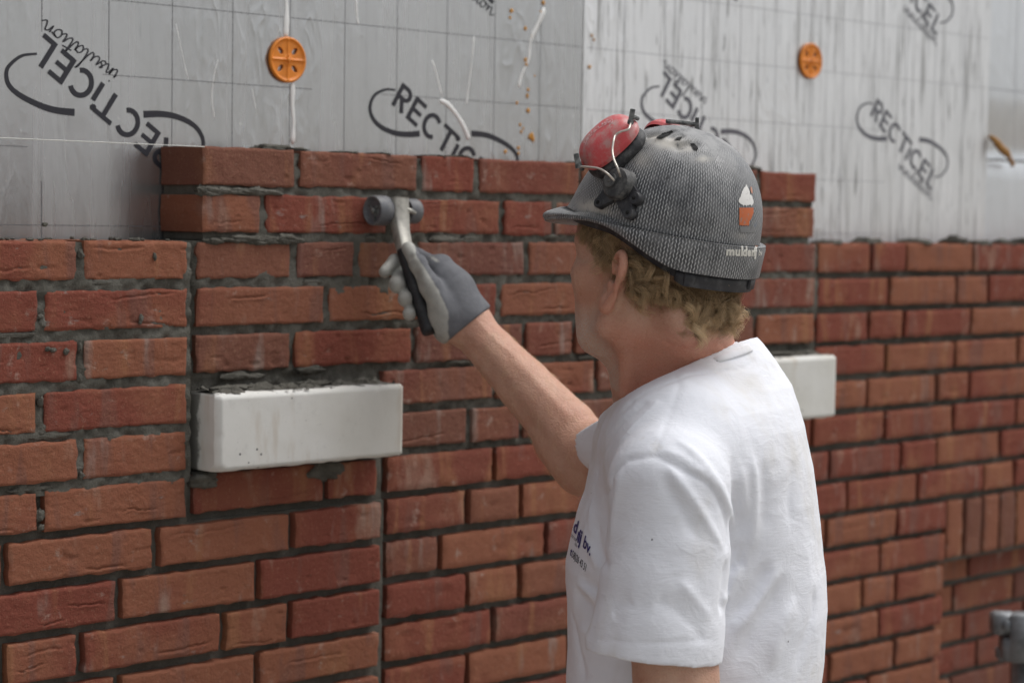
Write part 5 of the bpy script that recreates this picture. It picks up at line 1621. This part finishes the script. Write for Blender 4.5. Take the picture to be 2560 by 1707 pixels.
def cup_shape(mirror):
    piv = P(1557, 466, 2.25)
    def f(V):
        if not mirror: return V
        V = np.asarray(V); w_ = np.clip(np.linalg.norm(V - piv, axis=-1) / .075, 0, 1)[..., None]
        return hat(hl(V) * np.array([-1, 1, 1])) + w_ * (-.056 * RT + .010 * UP)
    root = None
    na, nr = 72, 26
    A, T = np.meshgrid(np.arange(na) / na * 2 * np.pi, np.linspace(0, 1, nr), indexing='ij')
    ca, sa = np.cos(A), np.sin(A)
    rr = (np.abs(ca) ** 2.6 + np.abs(sa) ** 2.6) ** (-1 / 2.6)
    def at(rad, h): return CB + (cl * (ca * rr * .0380 * rad)[..., None] + cw * (sa * rr * .0295 * rad)[..., None]) + cn * np.asarray(h)[..., None]
    prof_r = np.where(T < .12, 1.0, np.cos((T - .12) / .88 * np.pi / 2) ** .62)
    prof_h = np.where(T < .12, T / .12 * .006, .006 + .0215 * np.sin((T - .12) / .88 * np.pi / 2) ** 1.1)
    prof_r = prof_r + .035 * np.exp(-((T - .10) / .05) ** 2); prof_r[:, -1] = .001
    V = at(prof_r, prof_h).reshape(-1, 3); Qd = gridq(na, nr, True)
    if mirror: Qd = Qd[:, ::-1]
    cup = mesh('ear_cup', f(V), Qd, RED)
    T2 = np.linspace(0, 1, 16)[None].repeat(na, 0)
    A2 = A[:, :16]
    ca, sa, rr = ca[:, :16], sa[:, :16], rr[:, :16]
    an = np.pi * (T2 * 1.0)
    rad = .80 + .22 * np.sin(an) ** .6; hh = -.001 - .0175 * T2
    rad[:, -1] = .45; hh[:, -1] = -.014
    V2 = (CB + (cl * (ca * rr * .0380 * rad)[..., None] + cw * (sa * rr * .0295 * rad)[..., None]) + cn * hh[..., None]).reshape(-1, 3)
    Q2 = gridq(na, 16, True); Q2 = Q2 if mirror else Q2[:, ::-1]
    cu = mesh('cushion', f(V2), Q2, CUSH)
    # wires and tabs
    b_ = Bag()
    Z0 = 2.262
    w1 = [P(1551, 442, 2.248), P(1546, 425, Z0 - .025), P(1535, 400, Z0 - .02), P(1531, 376, Z0 - .012), P(1534, 352, Z0 - .006), P(1539, 338, Z0), P(1551, 330, Z0 - .002), P(1570, 324, Z0 - .004), P(1575, 314, Z0), P(1579, 300, Z0 + .004)]
    w2 = [P(1536, 452, 2.248), P(1518, 434, Z0 - .02), P(1498, 422, Z0 - .01), P(1473, 418, Z0), P(1451, 417, Z0 + .010), P(1446, 419, Z0 + .012), P(1444, 410, Z0 + .012)]
    for w_ in (w1, w2):
        V_, Q_, T_ = tube(smooth_path(np.array(w_), 6), .00125, 8); b_.add(f(V_), Q_, T_)
    wires = b_.build('wire_arm', WIRE)
    tabs = []
    for (x0, y0), (x1, y1), zz in [((1576, 308), (1582, 273), Z0 + .004), ((1446, 418), (1440, 384), Z0 + .012)]:
        b_ = Bag()
        a_, c_ = P(x0, y0, zz), P(x1, y1, zz); ax = (c_ - a_) / np.linalg.norm(c_ - a_); sd = np.cross(ax, FW); sd /= np.linalg.norm(sd)
        V_, Q_ = boxq((0, 0, 0), (.0022, .0029, np.linalg.norm(c_ - a_) / 2), np.stack([np.cross(sd, ax), sd, ax], 1), .0007); b_.add(f(V_ + (a_ + c_) / 2), Q_)
        V_, Q_ = lathe([(0, -.0025), (.0036, -.0022), (.0036, .0022), (0, .0025)], 14, ax, a_ + ax * .001); b_.add(f(V_), Q_)
        e_ = CB + cl * (.043 if x0 > 1500 else -.043) + cn * .004
        V_, Q_, T_ = tube(np.array([a_ + (c_ - a_) * .45, (a_ + c_) / 2 * .5 + e_ * .5, e_]), [.0030, .0028, .0026], 8); b_.add(f(V_), Q_, T_)
        tabs.append(b_.build('pivot_tab', DUSTY, sharp=40))
    # pivot on the side of the hat
    b_ = Bag()
    l0, n0 = drop(HAT_BVH, 1557, 466, .001)
    n0 = n0 - UP * .05; n0 /= np.linalg.norm(n0)
    u0 = np.cross(UP, n0); u0 /= np.linalg.norm(u0); w0 = np.cross(n0, u0)
    # three lobed plate
    lob = [(-.0275, -.0195, .0062), (.0165, -.0335, .0068), (.0225, -.0165, .0075), (0, 0, .019)]
    def plate_r(a): return 0
    PL = []
    for cx_, cy_, r_ in lob[:3]:
        V_, Q_ = lathe([(0, .0055), (r_ * .9, .0055), (r_, .0045), (r_, -.004)], 20, n0, l0 + u0 * cx_ * 1 + w0 * cy_); b_.add(f(V_), Q_ if not mirror else Q_[:, ::-1])
        # web to the hub
        d_ = np.array([cx_, cy_]); L_ = np.linalg.norm(d_); d_ = d_ / L_; pdn = np.array([-d_[1], d_[0]])
        qv = []
        for t_, hw in [(0, .014), (.5, .0105), (1, r_ * .95)]:
            c2 = d_ * L_ * t_
            for sgn in (-1, 1):
                for h_ in (.0048, -.004):
                    k2 = c2 + pdn * hw * sgn; qv.append(l0 + u0 * k2[0] + w0 * k2[1] + n0 * h_)
        qv = np.array(qv); qq = []
        for s_ in (0, 1):
            o_ = s_ * 4; qq += [(o_ + 0, o_ + 2, o_ + 6, o_ + 4), (o_ + 0, o_ + 4, o_ + 5, o_ + 1), (o_ + 2, o_ + 3, o_ + 7, o_ + 6)]
        b_.add(f(qv), np.array(qq))
    plate = b_.build('pivot_plate', BLACKP, sharp=40)
    screws = []
    for cx_, cy_, r_ in lob[:3]:
        b_ = Bag()
        V_, Q_ = lathe([(0, .0060), (.0024, .0060), (.0024, .004)], 14, n0, l0 + u0 * cx_ + w0 * cy_); b_.add(f(V_), Q_)
        screws.append(b_.build('screw_hole', DARK))
    b_ = Bag()
    V_, Q_ = lathe([(.0, .0150), (.0125, .0150), (.0165, .0145), (.0185, .0120), (.0190, .0085), (.0188, .003), (.0205, .000)], 40, n0, l0); b_.add(f(V_), Q_ if not mirror else Q_[:, ::-1]); V_, Q_ = lathe([(0, .0185), (.0022, .0185), (.0028, .0175), (.0070, .0182), (.0086, .0176), (.0090, .013)], 32, n0, l0 - u0 * .0065 + w0 * .0025); b_.add(f(V_), Q_ if not mirror else Q_[:, ::-1])
    disc = b_.build('pivot_disc', PIVM, sharp=32)
    return cup, cu, wires, tabs, plate, screws, disc
PIVM = M('pivot_dusty', .6); _v = PIVM.obj()
PIVM.set('Base Color', PIVM.mix(PIVM.ramp(PIVM.noise(_v, 95, 5, .72), .40, .66), (.034, .035, .037), (.115, .113, .108))); PIVM.bump(PIVM.noise(_v, 300, 3), .0004, .6); PIVM = PIVM.m
cups = []
for mir in (False, True):
    cup, cu, wires, tabs, plate, screws, disc = cup_shape(mir)
    hp_parts += [cup, wires, *tabs, plate, disc]
    cups.append((cup, cu, plate, screws))
    if not mir: CUP_BVH = BVHTree.FromPolygons([Vector(v.co) for v in cup.data.vertices], [tuple(p_.vertices) for p_ in cup.data.polygons])
adopt(HAT, *hp_parts)
bpy.context.view_layer.update()
for cup, cu, plate, screws in cups: adopt(cup, cu); adopt(plate, *screws)
# worn white frame with rubbed away marks on the near cup
m_ = M('worn_white', .6); v_ = m_.obj(); m_.set('Base Color', m_.mix(m_.ramp(m_.noise(v_, 260, 3, .7), .45, .6), (.75, .62, .62), (.45, .12, .12))); WORN = m_.m
k8 = 1568 / 180
def k_(u, v): return (1430 + u / k8, 260 + v / k8)
def stroke_poly(pts, w):
    pts = smooth_path(np.array(pts, float), 5); t = np.gradient(pts, axis=0); t /= np.linalg.norm(t, axis=1)[:, None]; n = np.stack([-t[:, 1], t[:, 0]], 1) * w / 2
    return pts + n, pts - n
def lay_stroke(bag, pts, w, bvh, off):
    a_, c_ = stroke_poly(pts, w); V = []
    for q in (a_, c_):
        for x, y in q:
            l, n = drop(bvh, *k_(x, y), off); V.append(l)
    if any(v is None for v in V): return
    m = len(a_); i_ = np.arange(m - 1)
    bag.add(np.array(V), np.stack([i_, i_ + 1, m + i_ + 1, m + i_], 1))
b = Bag()
for pts, w in [([(290, 900), (330, 810), (420, 690), (520, 590), (640, 505), (760, 445), (885, 412)], 9), ([(885, 415), (880, 345)], 10), ([(880, 343), (800, 352), (740, 372)], 9), ([(288, 895), (275, 835)], 10),
               ([(655, 465), (672, 425), (690, 460)], 13), ([(662, 452), (686, 445)], 8), ([(700, 440), (722, 400), (738, 436), (725, 430)], 12), ([(760, 420), (775, 388), (800, 392), (785, 415), (810, 410)], 11), ([(820, 405), (838, 372), (850, 400)], 11),
               ([(545, 520), (570, 495), (590, 510), (570, 530)], 12), ([(575, 490), (590, 525)], 10), ([(490, 600), (478, 570), (505, 560), (515, 590)], 11), ([(440, 640), (420, 620), (440, 600)], 10), ([(370, 700), (385, 665), (400, 690)], 10), ([(330, 790), (325, 755), (350, 745)], 12), ([(345, 770), (365, 730)], 10)]:
    lay_stroke(b, pts, w, CUP_BVH, .0006)
if b.n:
    o = b.build('worn_marking', WORN); adopt(cups[0][0], o)

# ------------------------------------------------------------------ joint raking tool
GREYP = M('wheel_plastic', .55); _v = GREYP.obj(); GREYP.set('Base Color', GREYP.mix(GREYP.ramp(GREYP.noise(_v, 70, 4, .7), .4, .7), (.105, .108, .118), (.165, .165, .165))); GREYP = GREYP.m
METAL = M('worn_aluminium', .5, (.36, .345, .31), Metallic=.35); _v = METAL.obj(); METAL.set('Base Color', METAL.mix(METAL.ramp(METAL.noise(_v, 80, 5, .7), .4, .7), (.42, .405, .36), (.27, .26, .235))); METAL.bump(METAL.noise(_v, 200, 3), .0006, .5); METAL = METAL.m
GRIP = M('grip_black', .55, (.018, .018, .02)); _v = GRIP.obj(); GRIP.set('Base Color', GRIP.mix(GRIP.ramp(GRIP.noise(_v, 60, 4, .7), .5, .8, 0, .5), (.016, .016, .018), (.10, .10, .10))); GRIP = GRIP.m
wl = on_y(930, 536, -.004); wr = on_y(1048, 519, -.004); wz = (wl[2] + wr[2]) / 2
TOOL = empty('joint_raker', (float(wl[0]), -.004, float(wz)), 'two wheeled joint raking tool with pale metal neck and black grip, held against the bricks', 'hand tool')
t_parts, t_sub = [], []
def wheel(cx, sgn, sc_=1.0):
    b_ = Bag()
    V_, Q_ = lathe([(.0045, -.0075), (.0125, -.0070), (.0160, -.0085), (.0172, -.0120), (.0190, -.0135), (.0205, -.0130), (.0213, -.0110), (.0215, .0090), (.0205, .0115), (.0180, .0120), (.0160, .009), (.004, .008)], 48, (sgn, 0, 0), (cx, -.004, wz)); b_.add(V_, Q_)
    b_.V = [np.array([cx, -.004, wz]) + (v_ - np.array([cx, -.004, wz])) * sc_ + [0, (1 - sc_) * .0205, 0] for v_ in b_.V]
    w_ = b_.build('wheel', GREYP, sharp=40)
    b_ = Bag()
    V_, Q_ = lathe([(0, -.0145), (.0030, -.0140), (.0038, -.0120), (.0040, -.0085), (.0072, -.0080), (.0078, -.0068), (.0078, -.006)], 24, (sgn, 0, 0), (cx, -.004, wz)); b_.add(V_, Q_)
    for k in range(3):
        a_ = k * 2.094 + .5; d_ = np.array([0, math.cos(a_), math.sin(a_)])
        V_, Q_, T_ = tube(np.array([np.array([cx - sgn * .0078, -.004, wz]) + d_ * .004, np.array([cx - sgn * .0078, -.004, wz]) + d_ * .016]), .0016, 6); b_.add(V_, Q_, T_)
    b_.V = [np.array([cx, -.004, wz]) + (v_ - np.array([cx, -.004, wz])) * sc_ + [0, (1 - sc_) * .0205, 0] for v_ in b_.V]
    h_ = b_.build('hub', DUSTY)
    return w_, h_
w1, h1 = wheel(float(wl[0]) + .0135, 1); w2, h2 = wheel(float(wr[0]) - .013, 1, .84)
t_parts += [w1, w2]
# neck: flat bar bending out from the axle to the hand
NPX = [(997, 494, -.016), (998, 520, -.018), (1000, 552, -.022), (1003, 580, -.030), (1008, 606, -.040), (1013, 632, -.052)]
pts = smooth_path(np.array([on_y(*t) for t in NPX]), 6)
hw = np.interp(np.linspace(0, 1, len(pts)), [0, .35, .6, 1], [.0135, .0128, .0108, .0096])
T_ = np.gradient(pts, axis=0); T_ /= np.linalg.norm(T_, axis=1)[:, None]
Vb = []
for p_, t_, w_ in zip(pts, T_, hw):
    sd = np.array([1.0, 0, 0]) - t_ * t_[0]; sd /= np.linalg.norm(sd); nn_ = np.cross(t_, sd)
    Vb += [p_ + sd * w_ * .86 + nn_ * .0085, p_ + sd * w_ + nn_ * .0062, p_ + sd * w_ - nn_ * .0062, p_ + sd * w_ * .86 - nn_ * .0085, p_ - sd * w_ * .86 - nn_ * .0085, p_ - sd * w_ - nn_ * .0062, p_ - sd * w_ + nn_ * .0062, p_ - sd * w_ * .86 + nn_ * .0085]
b = Bag(); m_ = len(pts); i_, j_ = np.meshgrid(np.arange(m_ - 1), np.arange(8), indexing='ij'); i_ = i_.ravel(); j_ = j_.ravel(); j2 = (j_ + 1) % 8
b.add(np.array(Vb), np.concatenate([np.stack([i_ * 8 + j_, i_ * 8 + j2, (i_ + 1) * 8 + j2, (i_ + 1) * 8 + j_], 1), np.array([[0, 1, 2, 3], [3, 4, 7, 0], [4, 5, 6, 7]])]))
V_, Q_, T2_ = tube(np.array([[wl[0] - .0, -.004, wz], [wr[0] + .006, -.004, wz]]), .0035, 12); b.add(V_, Q_, T2_)
t_parts.append(b.build('neck', METAL))
b = Bag(); a_ = on_y(1006, 520, -.022); V_, Q_, T_ = tube(np.array([a_, a_ + [.012, -.004, -.004], a_ + [.020, -.006, -.0075]]), [.0030, .0036, .0024], 10); b.add(V_, Q_, T_)
V_, Q_, T_ = tube(np.array([a_ + [-.006, .018, -.008], a_ + [-.006, .034, -.008]]), .0022, 8); b.add(V_, Q_, T_)
t_parts.append(b.build('thumb_screw', METAL))
b = Bag(); hx = np.linspace(-.02, 1.0, 30)[:, None]; hpz = HT + (HB - HT) * hx
V_, Q_, T_ = tube(hpz, np.interp(hx[:, 0], [0, .1, .8, .95, 1], [.0095, .0108, .0112, .0125, .0105]), 14); b.add(V_, Q_, T_)
t_parts.append(b.build('grip', GRIP))
adopt(TOOL, *t_parts)
bpy.context.view_layer.update()
adopt(w1, h1); adopt(w2, h2)

# ------------------------------------------------------------------ scaffold pole at the right edge
GALV = M('galvanised_steel', .55, (.40, .41, .42), Metallic=.5); _v = GALV.obj(); GALV.set('Base Color', GALV.mix(GALV.ramp(GALV.noise(_v, 40, 4, .65), .35, .7), (.25, .26, .27), (.15, .16, .17))); GALV.bump(GALV.noise(_v, 150, 3), .001, .5); GALV = GALV.m
sp = P(2568, 1600, 3.45)
POLE = empty('scaffold_pole', (float(sp[0]), float(sp[1]), 0), 'galvanised scaffold pole with a coupler, cut off by the right edge low down', 'scaffold')
b = Bag(); V_, Q_, T_ = tube(np.array([[sp[0], sp[1], 0.02], [sp[0], sp[1], .6], [sp[0], sp[1], sp[2] + .03]]), .0242, 28); b.add(V_, Q_, T_); pp = [b.build('pole', GALV)]
b = Bag()
R_ = np.stack([RHZ, FH, np.array([0, 0, 1.0])], 1)
for (x, y, z), h_ in [((-.036, -.012, .022), (.020, .018, .019)), ((-.022, -.016, -.020), (.018, .020, .021)), ((.0, -.030, .0), (.030, .010, .042)), ((-.030, .005, -.034), (.012, .012, .012)), ((.02, -.004, .018), (.034, .034, .018))]:
    V_, Q_ = boxq((0, 0, 0), h_, R_, .005); b.add(V_ + P(2530, 1585, 3.42) + R_ @ np.array([x + .018, y, z]), Q_)
pp.append(b.build('coupler', GALV))
b = Bag()
c_ = P(2515, 1560, 3.40); V_, Q_ = lathe([(0, -.02), (.010, -.02), (.010, -.010), (.006, -.010), (.006, .03)], 12, FH, c_); b.add(V_, Q_)
pp.append(b.build('bolt', GALV))
V_, Q_ = boxq((sp[0], sp[1], .010), (.075, .075, .010), None, .002); b = Bag(); b.add(V_, Q_); pp.append(b.build('base_plate', GALV))
b = Bag(); e_ = P(2568, 1590, 3.45); V_, Q_, T_ = tube(np.array([e_ + FH * -.05 , e_ + FH * -.05 + RHZ * 1.6]), .0242, 24); b.add(V_, Q_, T_); pp.append(b.build('ledger', GALV))
adopt(POLE, *pp)
